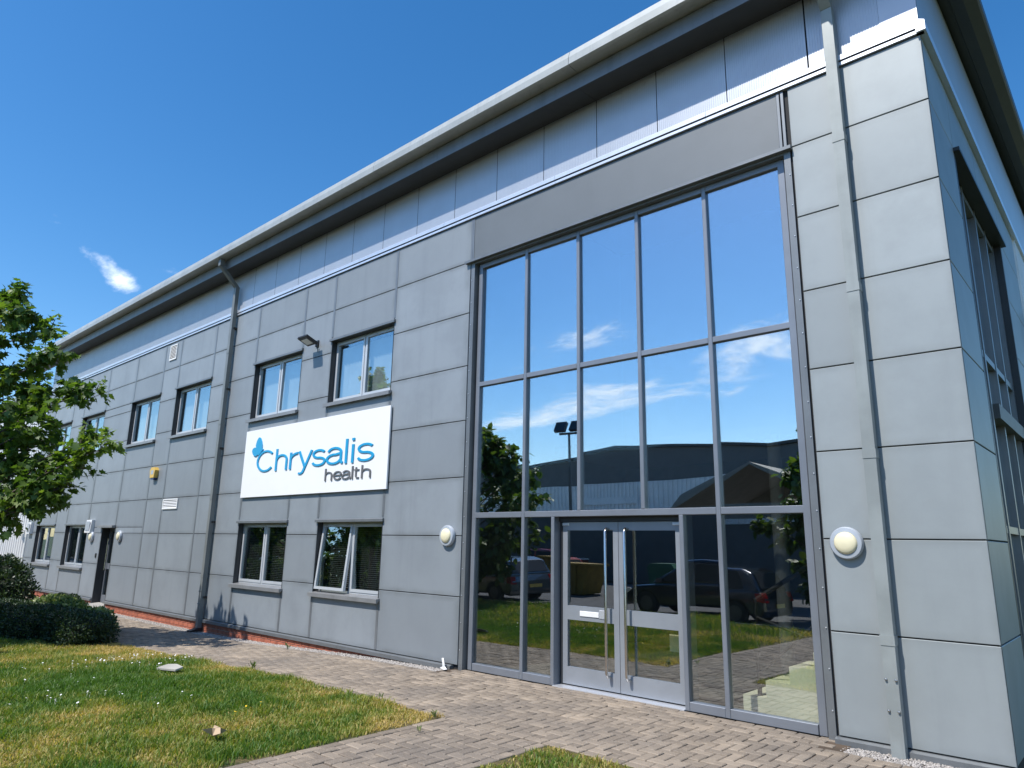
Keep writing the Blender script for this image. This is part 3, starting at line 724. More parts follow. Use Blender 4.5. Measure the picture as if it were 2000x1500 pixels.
# ---- downpipes
def downpipe(x, wd, zb, neck):
    d0, d1 = -.15, -.045; b = MB()
    def sq(p, q, wx, wy):                      # square tube between two centre points
        p, q = Vector(p), Vector(q); vs = []
        for c_ in (p, q): vs += [(c_.x - wx, c_.y - wy, c_.z), (c_.x + wx, c_.y - wy, c_.z), (c_.x + wx, c_.y + wy, c_.z), (c_.x - wx, c_.y + wy, c_.z)]
        b.add(vs, [(0, 3, 2, 1), (4, 5, 6, 7), (0, 1, 5, 4), (1, 2, 6, 5), (2, 3, 7, 6), (3, 0, 4, 7)])
    yc, hw_ = (d0 + d1) / 2, wd / 2
    sq((x, yc, zb), (x, yc, 8.80), hw_, .0525); sq((x, -.60, 9.30), (x, yc, 8.80), hw_, .06); sq((x, -.60, 9.29), (x, -.60, 9.488), hw_, .06)
    p = b.build('downpipe', M['pipe'], bld)
    for z in (1.05, 3.0, 4.95, 6.9): MB().box(x - hw_ - .006, x + hw_ + .006, d0 - .006, d1 + .012, z, z + .10).build('pipe_socket', M['pipe'], p)
    for z in (.55, 2.4, 4.3, 5.9, 7.6): (MB().box(x + hw_ + .0, x + hw_ + .035, -.10, -.004, z, z + .05) if x < -10 else MB()).box(x - hw_ + .01, x + hw_ - .01, d1, -.003, z + .01, z + .04).build('bracket', M['black'], p)
    for z in (.42, .72):
        for s_ in (-1, 1): MB().lathe([(.014, 0), (.012, -.02), (.004, -.026)], (x + s_ * (hw_ - .018), d0, z), 'y', 8).build('bolt', M['steel'], p)
    return p
downpipe(-2.185, .13, -.04, 0)
M['pipe'] = M['pipe_shaded']  # left pipe takes the copy with its shade in the colour
pl_ = downpipe(-17.93, .125, -.15, 0)
MB().prism([(-.34, -.21), (-.15, -.16), (-.03, -.16), (-.03, -.23), (-.34, -.235)], 'x', -18.02, -17.84).build('pipe_shoe', M['black'], pl_)

# ------------------------------------------------------------------ white wing on the left
wing = empty('warehouse_wing', (-44, 0, -.2)); tag(wing, 'white corrugated metal warehouse wing at the far left end of the office', 'building')
rw = rib_panel(22.0, -.18, 8.2, 66, .05, 'r', None, .10); rw.v = [(p[0] - 56.5, p[1], p[2]) for p in rw.v]; rw.build('corrugated_wall', M['white_clad'], wing)
MB().box(-56.5, -34.5, .12, 20, -.3, 8.2).build('wall', M['wh_grey'], wing)
MB().prism([(-.25, 8.2), (-.25, 8.4), (20, 9.6), (20, 9.4)], 'x', -56.5, -36.5).build('roof', M['gutter'], wing)
MB().box(-34.56, -34.46, -.02, .119, -.2, 8.0).build('corner_trim', M['coping'], wing)

# ------------------------------------------------------------------ fittings on the facade
def wall_lamp(x, z, label):
    t = empty('wall_lamp', (x, 0, z)); tag(t, label, 'lamp', 'round bulkhead lamps on the facade')
    MB().lathe([(.165, -.0), (.165, -.012), (.178, -.02), (.178, -.05), (.165, -.07), (.125, -.075), (.12, -.07)], (x, 0, z), 'y', 40).build('ring', M['lampring'], t, smooth=35)
    MB().lathe([(.122, -.068), (.12, -.085), (.10, -.10), (.06, -.112), (.0015, -.116)], (x, 0, z), 'y', 40).build('diffuser', M['cream'], t, smooth=60)
wall_lamp(-2.535, 2.085, 'round cream bulkhead lamp with grey ring right of the glazed entrance, beside the right downpipe')
wall_lamp(-9.06, 2.13, 'round cream bulkhead lamp with grey ring just left of the tall entrance glazing')
wall_lamp(-26.72, 2.0, 'round cream bulkhead lamp on the left side of the small dark side door')
wall_lamp(-24.2, 2.03, 'round cream bulkhead lamp on the right side of the small dark side door')
fl_ = empty('floodlight', (-13.74, 0, 6.45)); tag(fl_, 'black floodlight on a bracket between the two upper windows above the sign', 'floodlight')
MB().box(-13.80, -13.68, -.03, 0, 6.38, 6.52).tube([(-13.74, -.03, 6.45), (-13.74, -.14, 6.42)], .02, 8).build('bracket', M['black'], fl_)
hd = MB().cbox(-13.93, -13.55, -.03, .03, -.16, .16, .02)
def tiltv(b, c_, ang):
    ca, sa = math.cos(ang), math.sin(ang); b.v = [(x_, c_[1] + y_ * ca - z_ * sa, c_[2] + y_ * sa + z_ * ca) for x_, y_, z_ in b.v]; return b
tiltv(hd, (0, -.27, 6.46), math.radians(68)).build('lamp_head', M['black'], fl_)
tiltv(MB().box(-13.86, -13.62, -.036, -.031, -.09, .09), (0, -.27, 6.46), math.radians(68)).build('lens', M['white'], fl_)
MB().tube([(-13.70, -.10, 6.44), (-13.66, -.05, 6.38), (-13.66, -.02, 6.22)], .008, 6).build('cable', M['black'], fl_)
al = empty('alarm_box', (-22.05, 0, 3.9)); tag(al, 'yellow alarm bell box with dark blue base on the left panels', 'alarm')
MB().prism([(-22.24, 3.98), (-22.16, 4.07), (-21.95, 4.07), (-21.87, 3.98), (-21.92, 3.76), (-22.19, 3.76)], 'y', -.12, 0).build('cover', M['yellow'], al)
MB().prism([(-22.18, 3.758), (-21.93, 3.758), (-21.97, 3.70), (-22.14, 3.70)], 'y', -.10, 0).build('strobe', M['navy'], al)
MB().box(-22.14, -21.96, -.124, -.1205, 3.86, 3.98).build('badge', M['lampring'], al)
def vent(x0, x1, z0, z1, n, label):
    t = empty('wall_vent', ((x0 + x1) / 2, 0, z0)); tag(t, label, 'vent', 'louvred wall vents')
    f = MB(); w_ = .035; f.box(x0, x0 + w_, -.03, 0, z0, z1); f.box(x1 - w_, x1, -.03, 0, z0, z1); f.box(x0 + w_, x1 - w_, -.03, 0, z0, z0 + w_); f.box(x0 + w_, x1 - w_, -.03, 0, z1 - w_, z1); f.build('frame', M['white'], t)
    MB().box(x0 + w_, x1 - w_, -.004, -.001, z0 + w_, z1 - w_).build('backing', M['black'], t)
    st = (z1 - z0 - 2 * w_) / n
    for k in range(n):
        z = z0 + w_ + k * st; MB().prism([(-.028, z), (-.022, z), (-.006, z + st * .6), (-.012, z + st * .6)], 'x', x0 + w_, x1 - w_).build('slat', M['white'], t)
vent(-22.16, -21.65, 7.41, 7.9, 9, 'square white louvred vent high under the silver band, above the alarm box')
vent(-21.24, -20.24, 2.81, 3.1, 5, 'wide white louvred vent low on the wall, right of the small side door')
def notice(x0, x1, z0, z1, label):
    t = empty('notice_case', ((x0 + x1) / 2, 0, z0)); tag(t, label, 'notice', 'white framed boxes by the lower left windows')
    MB().prism([(0, z0), (-.13, z0), (-.13, z0 + .03), (-.10, z1), (0, z1)], 'x', x0, x1).build('case', M['white'], t)
    MB().box(x0 + .06, x1 - .06, -.142, -.131, z0 + .07, z1 - .05).build('face', M['lampring'], t)
notice(-27.20, -26.68, 2.13, 2.56, 'small white framed box above the lamp left of the side door')
notice(-34.15, -33.72, 2.07, 2.53, 'small white framed box beside the leftmost lower window')
cc = empty('security_camera', (-35.2, 0, 2.2)); tag(cc, 'white security camera on the corrugated wall at far left', 'camera')
MB().tube([(-35.2, .06, 2.22), (-35.2, -.12, 2.22)], .03, 8).build('arm', M['white'], cc); MB().tube([(-35.35, -.14, 2.24), (-34.95, -.2, 2.18)], .07, 12).build('housing', M['white'], cc)
for (y, z, h, r, lab) in ((8.1, 5.9, .75, .13, 'dark cylindrical wall light high on the shaded right side wall'), ):
    t = MB().lathe([(r * .9, 0), (r, .03), (r, h - .03), (r * .9, h)], (SX + r + .03, y, z), 'z', 20); t.box(SX - .02, SX + .06, y - .05, y + .05, z + .2, z + .5)
    tag(t.build('wall_light', M['black'], None, (SX, y, z), smooth=40), lab, 'lamp')

# sign board ---------------------------------------------------------
sg = empty('sign_board', (-13.57, 0, 3.0)); tag(sg, 'large white sign board with blue and grey lettering between the windows', 'sign')
by = -.06; KS = 1.0084
bx0, bx1, bz0, bz1 = -16.42 * KS, -10.72 * KS, 2.998, 4.642
MB().cbox(bx0, bx1, by, by + .035, bz0, bz1, .004).build('board', M['board'], sg)
for x in (-15.8, -13.5, -11.3): MB().box(x, x + .08, by + .035, .0, 3.1, 4.5).build('mounting_rail', M['flash'], sg)
kz = lambda z: 2 + (z - 2) * KS
_lay = [0]
def arc(cx_, cz_, rx, rz, a0, a1, n=18): return [(cx_ + rx * math.cos(math.radians(a0 + (a1 - a0) * i / n)), cz_ + rz * math.sin(math.radians(a0 + (a1 - a0) * i / n))) for i in range(n + 1)]
def stroke(b, pts, w_):
    """a pen stroke of constant width along a centre line, as a thin raised slab"""
    pts = [(p[0] * KS, kz(p[1])) for p in pts]; L, R = [], []; n = len(pts)
    for i, p in enumerate(pts):
        q0, q1 = pts[max(i - 1, 0)], pts[min(i + 1, n - 1)]; d = Vector((q1[0] - q0[0], q1[1] - q0[1])).normalized(); nn = Vector((-d.y, d.x)); wx_, wz_ = w_ * .74, w_ * .42; el_ = math.hypot(wx_ * nn.x, wz_ * nn.y); nn = Vector((wx_ * wx_ * nn.x, wz_ * wz_ * nn.y)) / el_
        if 0 < i < n - 1:
            d0 = Vector((p[0] - q0[0], p[1] - q0[1])).normalized(); nn *= 1 / max(.8, abs(d.dot(d0)))
        L.append((p[0] + nn.x, p[1] + nn.y)); R.append((p[0] - nn.x, p[1] - nn.y))
    _lay[0] += 1; y0 = by - .018 - .0006 * (_lay[0] % 7); y1 = by - .0005
    vs = [(x, y0, z) for x, z in L] + [(x, y0, z) for x, z in R] + [(x, y1, z) for x, z in L] + [(x, y1, z) for x, z in R]; fs = []
    for i in range(n - 1):
        fs += [(i, i + 1, n + i + 1, n + i), (i, 2 * n + i, 2 * n + i + 1, i + 1), (n + i, n + i + 1, 3 * n + i + 1, 3 * n + i)]
    fs += [(0, n, 3 * n, 2 * n), (n - 1, 3 * n - 1, 4 * n - 1, 2 * n - 1)]; b.add(vs, fs)
def letter(ch, x0, x1, zb, xh, asc, w_, m):
    b = MB(); h_ = w_ / 2; xc = (x0 + x1) / 2; rx = (x1 - x0) / 2 - h_; zc = (zb + xh) / 2; rz = (xh - zb) / 2 - h_
    if ch == 'C': stroke(b, arc(xc, (zb + asc) / 2, rx * 1.08, (asc - zb) / 2 - h_, 42, 318, 30), w_)
    elif ch == 'h':
        stroke(b, [(x0 + h_, zb), (x0 + h_, asc)], w_); stroke(b, [(x0 + h_, zb + .55 * (xh - zb))] + arc(xc, xh - h_ - rz * .75, rx, rz * .75, 175, 0, 14) + [(x1 - h_, zb)], w_)
    elif ch == 'r':
        stroke(b, [(x0 + h_, zb), (x0 + h_, xh)], w_); stroke(b, [(x0 + h_, zb + .5 * (xh - zb))] + arc(x1, xh - h_ - rz * .8, x1 - x0 - h_, rz * .8, 170, 92, 10), w_)
    elif ch == 'y':
        d = .33 * (xh - zb); stroke(b, [(x0 + h_, xh), (xc + .01, zb + .02)], w_); stroke(b, [(x1 - h_, xh), (xc - .015, zb - .02), (xc - .07, zb - d * .72), (xc - .13, zb - d * .93), (x0 + .04, zb - d * .90)], w_)
    elif ch == 's':
        r2 = rz / 2; top = arc(xc, zc + r2, rx * .95, r2, 25, 255, 16); bot = arc(xc, zc - r2, rx * 1.02, r2, 75, -165, 16)
        stroke(b, top + bot, w_)
    elif ch == 'a':
        stroke(b, arc(xc - .02, xh - h_ - rz * .62, rx * .88, rz * .62, 165, 0, 14) + [(xc - .02 + rx * .88, zb + .08), (xc + rx * .93, zb + h_ + .004), (x1, zb + h_)], w_)
        stroke(b, [(xc - .02 + rx * .88, zc + rz * .28)] + arc(xc - .04, zb + h_ + rz * .58, rx * .92, rz * .58, 75, 345, 22) , w_)
    elif ch == 'l': stroke(b, [(xc, zb), (xc, asc)], w_)
    elif ch == 'i': stroke(b, [(xc, zb), (xc, xh)], w_); stroke(b, [(xc, asc - w_ * .95), (xc, asc)], w_ * 1.15)
    elif ch == 'e': stroke(b, [(x0 + w_, zc + .005), (x1 - h_, zc + .005)] + arc(xc, zc, rx, rz, 12, 322, 26), w_)
    elif ch == 't': stroke(b, [(xc - .02, asc - .03), (xc - .02, zb + .05), (xc + .01, zb + h_ + .002), (x1, zb + h_)], w_); stroke(b, [(x0, xh - h_), (x1, xh - h_)], w_ * .9)
    return b.build('letter', m, sg)
for ch, x0, x1 in (('C', -15.713, -14.965), ('h', -14.872, -14.372), ('r', -14.252, -13.925), ('y', -13.905, -13.358), ('s', -13.345, -12.840), ('a', -12.782, -12.195), ('l', -12.12, -12.045), ('i', -11.90, -11.815), ('s', -11.70, -11.165)):
    letter(ch, x0, x1, 3.562, 3.940, 4.07 if ch != 'C' else 4.085, .052, M['blue'])
for ch, x0, x1 in (('h', -12.80, -12.54), ('e', -12.49, -12.19), ('a', -12.16, -11.875), ('l', -11.85, -11.80), ('t', -11.77, -11.60), ('h', -11.52, -11.22)):
    letter(ch, x0, x1, 3.232, 3.425, 3.492, .032, M['dgrey'])
bf = [(-15.725, 4.423), (-15.66, 4.39), (-15.60, 4.31), (-15.555, 4.214), (-15.548, 4.137), (-15.49, 4.115), (-15.575, 4.05), (-15.66, 3.985), (-15.74, 3.995), (-15.83, 3.962), (-15.92, 3.985), (-15.99, 4.045), (-16.02, 4.11), (-15.99, 4.16), (-15.91, 4.185), (-15.837, 4.179), (-15.862, 4.216), (-15.852, 4.27), (-15.82, 4.345), (-15.77, 4.40)]
MB().prism([(p[0] * KS, kz(p[1])) for p in bf], 'y', by - .024, by - .0005).build('butterfly_emblem', M['blue'], sg)

# ------------------------------------------------------------------ vegetation
MAPLE = np.array([(0, 0), (.30, -.10), (.26, .14), (.56, .22), (.30, .42), (.36, .62), (.14, .58), (0, 1.0), (-.14, .58), (-.36, .62), (-.30, .42), (-.56, .22), (-.26, .14), (-.30, -.10)], float)
OVAL = np.array([(0, 0), (.24, .3), (.2, .7), (0, 1.), (-.2, .7), (-.24, .3)], float)
def leaves(P, D, Nn, size, shape, fold=.18):
    """P base points, D leaf directions, Nn leaf normals (all n x 3)"""
    n = len(P); D = D / np.linalg.norm(D, axis=1, keepdims=True)
    T = np.cross(D, Nn); T /= np.linalg.norm(T, axis=1, keepdims=True) + 1e-9; U = np.cross(T, D)
    K = len(shape); C = np.array([[0, .4]]); pts = np.vstack([shape, C])
    V = P[:, None] + size[:, None, None] * (T[:, None] * pts[None, :, 0:1] + D[:, None] * pts[None, :, 1:2] + U[:, None] * (np.abs(pts[None, :, 0:1]) * fold - (pts[None, :, 1:2] ** 2) * .15))
    F = np.array([(K, i, (i + 1) % K) for i in range(K)])
    return V.reshape(-1, 3), (F[None] + (np.arange(n) * (K + 1))[:, None, None]).reshape(-1, 3), K + 1
def unit(n): v = rng.normal(size=(n, 3)); return v / np.linalg.norm(v, axis=1, keepdims=True)
def tree(name, label, base, top, ends, trunk_r, per, leaf, lsize, m, shape, spread=.55, group=None, droop=.5):
    base, top = Vector(base), Vector(top); t = empty(name, base); tag(t, label, 'tree', group)
    w_ = MB(); n = 7
    tp = [base.lerp(top, i / n) + Vector((random.gauss(0, .05), random.gauss(0, .05), 0)) * (1 if 0 < i else 0) for i in range(n + 1)]
    w_.tube(tp, [trunk_r * (1.25 if i == 0 else 1) * (1 - .8 * i / n) for i in range(n + 1)], 10)
    LP, LD, LT = [], [], []
    for e in ends:
        e = Vector(e); hd_ = math.hypot(e.x - base.x, e.y - base.y)
        zs = max(base.z + (top.z - base.z) * .22, min(top.z - .3, e.z - .55 * hd_)); fr = (zs - base.z) / (top.z - base.z)
        s0 = base.lerp(top, fr); mid = s0.lerp(e, .5) + Vector((0, 0, .12 * hd_)) + Vector([random.gauss(0, .1) for _ in range(3)])
        pts = [s0 * (1 - u) ** 2 + mid * 2 * u * (1 - u) + e * u * u for u in [k / 6 for k in range(7)]]
        r0 = trunk_r * .30 * (1 - .6 * fr); w_.tube(pts, [r0 * (1 - u / 6.6) for u in range(7)], 6)
        nt = max(3, per // 14)
        for q in range(nt):
            u = 1 - .72 * random.random() ** 1.4; c = s0 * (1 - u) ** 2 + mid * 2 * u * (1 - u) + e * u * u
            dv = Vector([random.gauss(0, 1) for _ in range(3)]).normalized() * spread * random.uniform(.35, 1.0) * (1.25 - .55 * u); dv.z *= .65
            tip = c + dv; w_.tube([c, c.lerp(tip, .5) + Vector((0, 0, .03)), tip], [.012, .008, .003], 4, False)
            k = 14; lam = np.array([random.uniform(.2, 1.05) for _ in range(k)])
            p = np.array(c)[None] + np.array(dv)[None] * lam[:, None] + rng.normal(0, .055 * spread / .55, (k, 3))
            outd = np.array(dv)[None] * .8 / max(.05, dv.length) + unit(k) * .8; outd[:, 2] -= droop
            LP.append(p); LD.append(outd); LT.append(np.full(k, random.random()))
    w_.build('trunk', M['bark'], t, smooth=60)
    LP, LD, LT = np.vstack(LP), np.vstack(LD), np.concatenate(LT); k = len(LP)
    NN = unit(k) * .65; NN[:, 2] += 1.0
    V, F, q = leaves(LP - np.array(ORG[t]), LD, NN, lsize * (.6 + .7 * rng.random(k)), shape)
    tn = np.clip(.5 * LT + .35 * rng.random(k) + .15, 0, 1)
    link('crown', np_mesh('crown', V, F, m, np.repeat(tn, q)), t)
    return t
# the maple at the left edge of the picture
me_ends = [(-15.35, -3.45, 3.85), (-15.9, -3.55, 4.05), (-16.4, -3.6, 5.1), (-16.9, -3.7, 5.25), (-17.3, -4.1, 5.9), (-17.6, -4.3, 6.5), (-18.0, -4.7, 6.9), (-18.4, -4.9, 7.35), (-18.9, -5.0, 7.5), (-18.2, -4.4, 5.7),
           (-16.6, -3.8, 3.6), (-16.2, -3.9, 3.0), (-16.5, -4.0, 2.75), (-17.1, -3.9, 2.7), (-17.4, -3.9, 3.1), (-16.9, -4.1, 4.3), (-17.5, -4.2, 4.8), (-17.8, -4.0, 3.6), (-18.2, -4.1, 3.1), (-18.6, -4.3, 4.3), (-16.1, -3.7, 3.4), (-17.9, -4.3, 5.2), (-18.5, -4.4, 3.4), (-17.2, -4.2, 3.9), (-18.9, -4.5, 3.0)]
for _ in range(26):
    v = unit(1)[0] * np.array([2.3, 1.7, 2.2]) * random.uniform(.6, 1); me_ends.append((-19.3 + v[0], -5.9 + min(v[1], .9), 5.0 + v[2]))
tree('maple_tree', 'bright green maple tree reaching in from the left edge in front of the office', (-19.0, -5.7, -.25), (-19.0, -5.5, 6.6), me_ends, .15, 270, 0, .165, M['maple'], MAPLE, .62)

def bush(name, label, blobs, n, lsize, m, shape=OVAL, cat='hedge', group=None, rough=.10):
    """blobs: (cx, cy, cz, rx, ry, rz, power) super-ellipsoids; leaves cluster on an uneven surface"""
    c0 = blobs[0]; t = empty(name, (c0[0], c0[1], G(c0[0]))); tag(t, label, cat, group)
    vol = np.array([b_[3] * b_[4] + b_[4] * b_[5] + b_[3] * b_[5] for b_ in blobs]); cnt = (n * vol / vol.sum()).astype(int)
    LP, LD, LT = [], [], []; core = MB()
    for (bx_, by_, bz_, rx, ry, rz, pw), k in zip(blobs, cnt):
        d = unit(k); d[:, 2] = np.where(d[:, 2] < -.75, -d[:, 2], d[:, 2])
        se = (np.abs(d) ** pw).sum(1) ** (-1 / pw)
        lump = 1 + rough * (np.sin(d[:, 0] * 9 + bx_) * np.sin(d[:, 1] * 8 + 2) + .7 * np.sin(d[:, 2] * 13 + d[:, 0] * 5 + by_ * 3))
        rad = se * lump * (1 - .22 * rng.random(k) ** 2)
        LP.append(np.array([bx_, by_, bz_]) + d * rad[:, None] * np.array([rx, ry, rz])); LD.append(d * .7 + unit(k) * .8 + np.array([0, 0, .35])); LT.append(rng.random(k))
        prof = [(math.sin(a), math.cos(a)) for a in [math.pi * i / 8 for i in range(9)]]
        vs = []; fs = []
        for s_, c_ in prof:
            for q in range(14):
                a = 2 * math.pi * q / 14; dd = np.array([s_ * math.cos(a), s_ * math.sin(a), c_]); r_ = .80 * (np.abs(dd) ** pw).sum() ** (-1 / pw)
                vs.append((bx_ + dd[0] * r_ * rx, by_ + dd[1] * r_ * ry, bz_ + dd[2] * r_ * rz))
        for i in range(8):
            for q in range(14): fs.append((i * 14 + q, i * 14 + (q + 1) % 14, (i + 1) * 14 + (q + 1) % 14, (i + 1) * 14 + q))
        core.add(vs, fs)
    core.build('inner_core', M['core'], t)  # added solid core, dark so the foliage is not see-through
    LP, LD, LT = np.vstack(LP), np.vstack(LD), np.concatenate(LT); k = len(LP)
    NN = unit(k) * .8; NN[:, 2] += .6
    V, F, q = leaves(LP - np.array(ORG[t]), LD, NN, lsize * (.6 + .8 * rng.random(k)), shape)
    link('foliage', np_mesh('foliage', V, F, m, np.repeat(LT, q)), t)
    return t
bush('clipped_hedge', 'low dark green clipped hedge at the lawn corner beside the paved path', [(-17.8, -2.88, .0, 1.15, .56, .34, 5.), (-19.5, -3.2, .0, 1.35, .72, .36, 5.), (-21.3, -3.55, .0, 1.35, .8, .38, 5.)], 34000, .055, M['hedge'], rough=.05)
bush('clipped_shrub', 'small rounded dark shrub behind the low hedge, near the side door', [(-23.0, -1.7, .0, 1.1, .45, .36, 2.6)], 6000, .06, M['hedge'], cat='shrub')
bush('variegated_shrub', 'low shrub with pale yellow green leaves between the dark hedges', [(-20.6, -2.45, .17, 1.5, .38, .30, 2.4), (-18.7, -2.2, .05, .8, .3, .27, 2.4)], 5200, .09, M['vari'], cat='shrub')
bush('conical_shrub', 'tall dark conical shrub cut by the left edge of the picture', [(-24.1, -3.0, .45, 1.3, .8, .75, 2.2), (-24.2, -3.0, .9, .8, .55, .5, 2.)], 10000, .075, M['hedge'], cat='shrub', rough=.14)

# grass -------------------------------------------------------------
_gr = rng.random((64, 64)); 
def vnoise(x, y, s):
    x = x / s; y = y / s; xi = np.floor(x).astype(int); yi = np.floor(y).astype(int); fx = x - xi; fy = y - yi
    fx = fx * fx * (3 - 2 * fx); fy = fy * fy * (3 - 2 * fy)
    g_ = lambda a, b_: _gr[a % 64, b_ % 64]
    return (g_(xi, yi) * (1 - fx) + g_(xi + 1, yi) * fx) * (1 - fy) + (g_(xi, yi + 1) * (1 - fx) + g_(xi + 1, yi + 1) * fx) * fy
def grass(n, x0, x1, y0, y1, hgt, wid, accept=None):
    x = x0 + (x1 - x0) * rng.random(n); y = y0 + (y1 - y0) * rng.random(n)
    if accept is not None:
        k = accept(x, y); x, y = x[k], y[k]; n = len(x)
    patch = .5 * vnoise(x, y, 1.3) + .3 * vnoise(x + 9, y, .45) + .2 * vnoise(x, y + 5, .16)
    edge = np.clip(1 - (PY0 - y) / 1.3, 0, 1) * .62 + np.clip(1 - np.minimum(np.abs(x - LX0), np.abs(x - LX1)) / .5, 0, 1) * .30
    dry = np.clip((patch - .5) * 2.3 + .40 + edge + rng.normal(0, .25, n), 0, 1)
    bald = .6 * vnoise(x + 31, y + 7, .30) + .4 * vnoise(x + 3, y + 47, .11)
    ed = np.minimum(PY0 - y, np.minimum(np.abs(x - LX0), np.abs(x - LX1)))
    keep = bald < .50 + ed * 1.7 + rng.normal(0, .08, n)
    h = hgt * (.5 + .9 * rng.random(n)) * (1.2 - .55 * dry) * (.6 + .8 * vnoise(x, y, .3))
    a = rng.random(n) * 6.283; lean = .25 + .75 * rng.random(n) * (.6 + .6 * dry); la = rng.random(n) * 6.283
    z = Gv(x) - .008
    wx, wy = np.cos(a) * wid, np.sin(a) * wid; lx, ly = np.cos(la) * lean * h, np.sin(la) * lean * h
    V = np.zeros((n, 5, 3))
    V[:, 0] = np.stack([x - wx, y - wy, z], 1); V[:, 1] = np.stack([x + wx, y + wy, z], 1)
    V[:, 2] = np.stack([x + .35 * lx - wx * .75, y + .35 * ly - wy * .75, z + h * .6], 1); V[:, 3] = np.stack([x + .35 * lx + wx * .75, y + .35 * ly + wy * .75, z + h * .6], 1)
    V[:, 4] = np.stack([x + lx, y + ly, z + h * (1.05 - .3 * lean)], 1)
    F = np.array([(0, 1, 3), (0, 3, 2), (2, 3, 4)])
    V = V[keep]; n = len(V); tn = np.repeat(dry[keep], 5)
    return V.reshape(-1, 3), (F[None] + (np.arange(n) * 5)[:, None, None]).reshape(-1, 3), tn
def in_view(x, y):
    vx, vy, vz = x - CAM[0], y - CAM[1], Gv(x) - CAM[2]
    z = vx * _f.x + vy * _f.y + vz * _f.z
    px = (vx * _r2.x + vy * _r2.y + vz * _r2.z) / z * 1356.73; py = (vx * _u2.x + vy * _u2.y + vz * _u2.z) / z * 1356.73
    return (z > .3) & (np.abs(px) < 1080) & (py > -830)
def merge(parts):
    Vs, Fs, Ts, b_ = [], [], [], 0
    for V, F, T in parts: Vs.append(V); Fs.append(F + b_); Ts.append(T); b_ += len(V)
    return np.vstack(Vs), np.vstack(Fs), np.concatenate(Ts)
g1 = grass(330000, -24, LX0 - .0, -7.5, PY0 + .03, .068, .0058, lambda x, y: in_view(x, y) & ((x > -12) | (rng.random(len(x)) < .6)))
g2 = grass(70000, -24, LX0, -10.8, PY0 + .02, .12, .008, lambda x, y: ~in_view(x, y))
ga = link('grass', np_mesh('grass', *merge([g1, g2])[:2], M['grass'], merge([g1, g2])[2])) if False else None
V, F, T = merge([g1, g2]); ga = link('grass', np_mesh('grass', V, F, M['grass'], T)); tag(ga, 'sunlit lawn grass left of the path, green with dry yellow patches', 'grass', kind='stuff')
g3 = grass(42000, LX1 + .03, 4, -4.4, PY0 - .05, .055, .0058); g4 = grass(60000, LX1, 8, -10.8, -4.4, .12, .009)
V, F, T = merge([g3, g4]); gb = link('grass', np_mesh('grass', V, F, M['grass'], T)); tag(gb, 'small triangle of yellowing grass at the bottom right of the path', 'grass', kind='stuff')
# daisies and dandelions
def flowers(name, cl, per, r, m, label, cat):
    V, F = [], []; b_ = 0
    for (cx_, cy_, sp_, k) in cl:
        for _ in range(k):
            x = random.gauss(cx_, sp_); y = random.gauss(cy_, sp_)
            if y > PY0 - .05 or x > LX0: continue
            z = G(x) + random.uniform(.06, .10); rr = r * random.uniform(.7, 1.2); tx, ty = random.gauss(0, .3), random.gauss(0, .3)
            ring = [(x + rr * math.cos(a), y + rr * math.sin(a), z + rr * (tx * math.cos(a) + ty * math.sin(a))) for a in [q * math.pi / 4 for q in range(8)]]
            V += [(x, y, z + rr * .3)] + ring + [(x - .003, y, z - .06), (x + .003, y, z - .06)]; F += [(b_, b_ + 1 + q, b_ + 1 + (q + 1) % 8) for q in range(8)] + [(b_, b_ + 9, b_ + 10)]; b_ += 11
    o = link(name, np_mesh(name, np.array(V), np.array(F), m)); tag(o, label, cat, kind='stuff')
flowers('daisies', [(-13.9, -3.0, .25, 16), (-13.6, -3.5, .22, 14), (-12.9, -2.9, .2, 18), (-12.7, -3.3, .2, 8), (-13.4, -4.3, .3, 10), (-11.6, -4.8, .4, 6), (-10.4, -5.1, .35, 14), (-9.6, -4.3, .6, 6)], 0, .013, M['petal'], 'white daisies scattered over the lawn', 'flowers')
flowers('dandelions', [(-8.2, -4.0, .2, 4), (-9.7, -4.9, .5, 2)], 0, .015, M['petaly'], 'few yellow dandelion flowers in the lawn', 'flowers')

# weeds and litter ---------------------------------------------------
def weed(x, y, h, n, m, label, z0=None):
    z = G(x) - .005 if z0 is None else z0; t = empty('weed', (x, y, z)); tag(t, label, 'weed', 'weeds in the paving joints')
    k = n; P = np.zeros((k, 3)); P[:, 0] = rng.normal(0, .015, k); P[:, 1] = rng.normal(0, .015, k); P[:, 2] = rng.random(k) * h * .5
    D = unit(k) * .6; D[:, 2] = np.abs(D[:, 2]) + .7; NN = unit(k) + np.array([0, 0, .3])
    V, F, q = leaves(P, D, NN, h * (.4 + .6 * rng.random(k)), OVAL * np.array([.5, 1]))
    link('leaves', np_mesh('leaves', V, F, m, np.repeat(rng.random(k), q)), t)
    s_ = MB().tube([(x, y, z), (x, y, z + h * .6)], .004, 4); s_.build('stem', M['bark'], t)
weed(-11.1, -2.3, .12, 14, M['tree2'], 'dark grass tuft on the lawn edge below the right lower window')
weed(-13.1, -.5, .14, 9, M['vari'], 'small green weed in the gravel under the left lower window')
weed(-6.55, -2.45, .10, 12, M['vari'], 'small weed at the lawn corner where the side path begins')
weed(-7.75, -2.34, .10, 6, M['maple'], 'thin tall weed at the lawn edge near the entrance paving')
weed(-6.2, -3.0, .07, 10, M['vari'], 'flat weed tuft in the joints of the side path')
def scrap(name, pts, th, m, label, cat='litter'):
    b = MB(); n = len(pts); b.add([p for p in pts] + [(p[0], p[1], p[2] - th) for p in pts], [tuple(range(n)), tuple(range(n, 2 * n))[::-1]] + [(i, (i + 1) % n, (i + 1) % n + n, i + n) for i in range(n)])
    o = b.build(name, m, None, pts[0]); tag(o, label, cat); return o
def gz(x, h): return G(x) + h
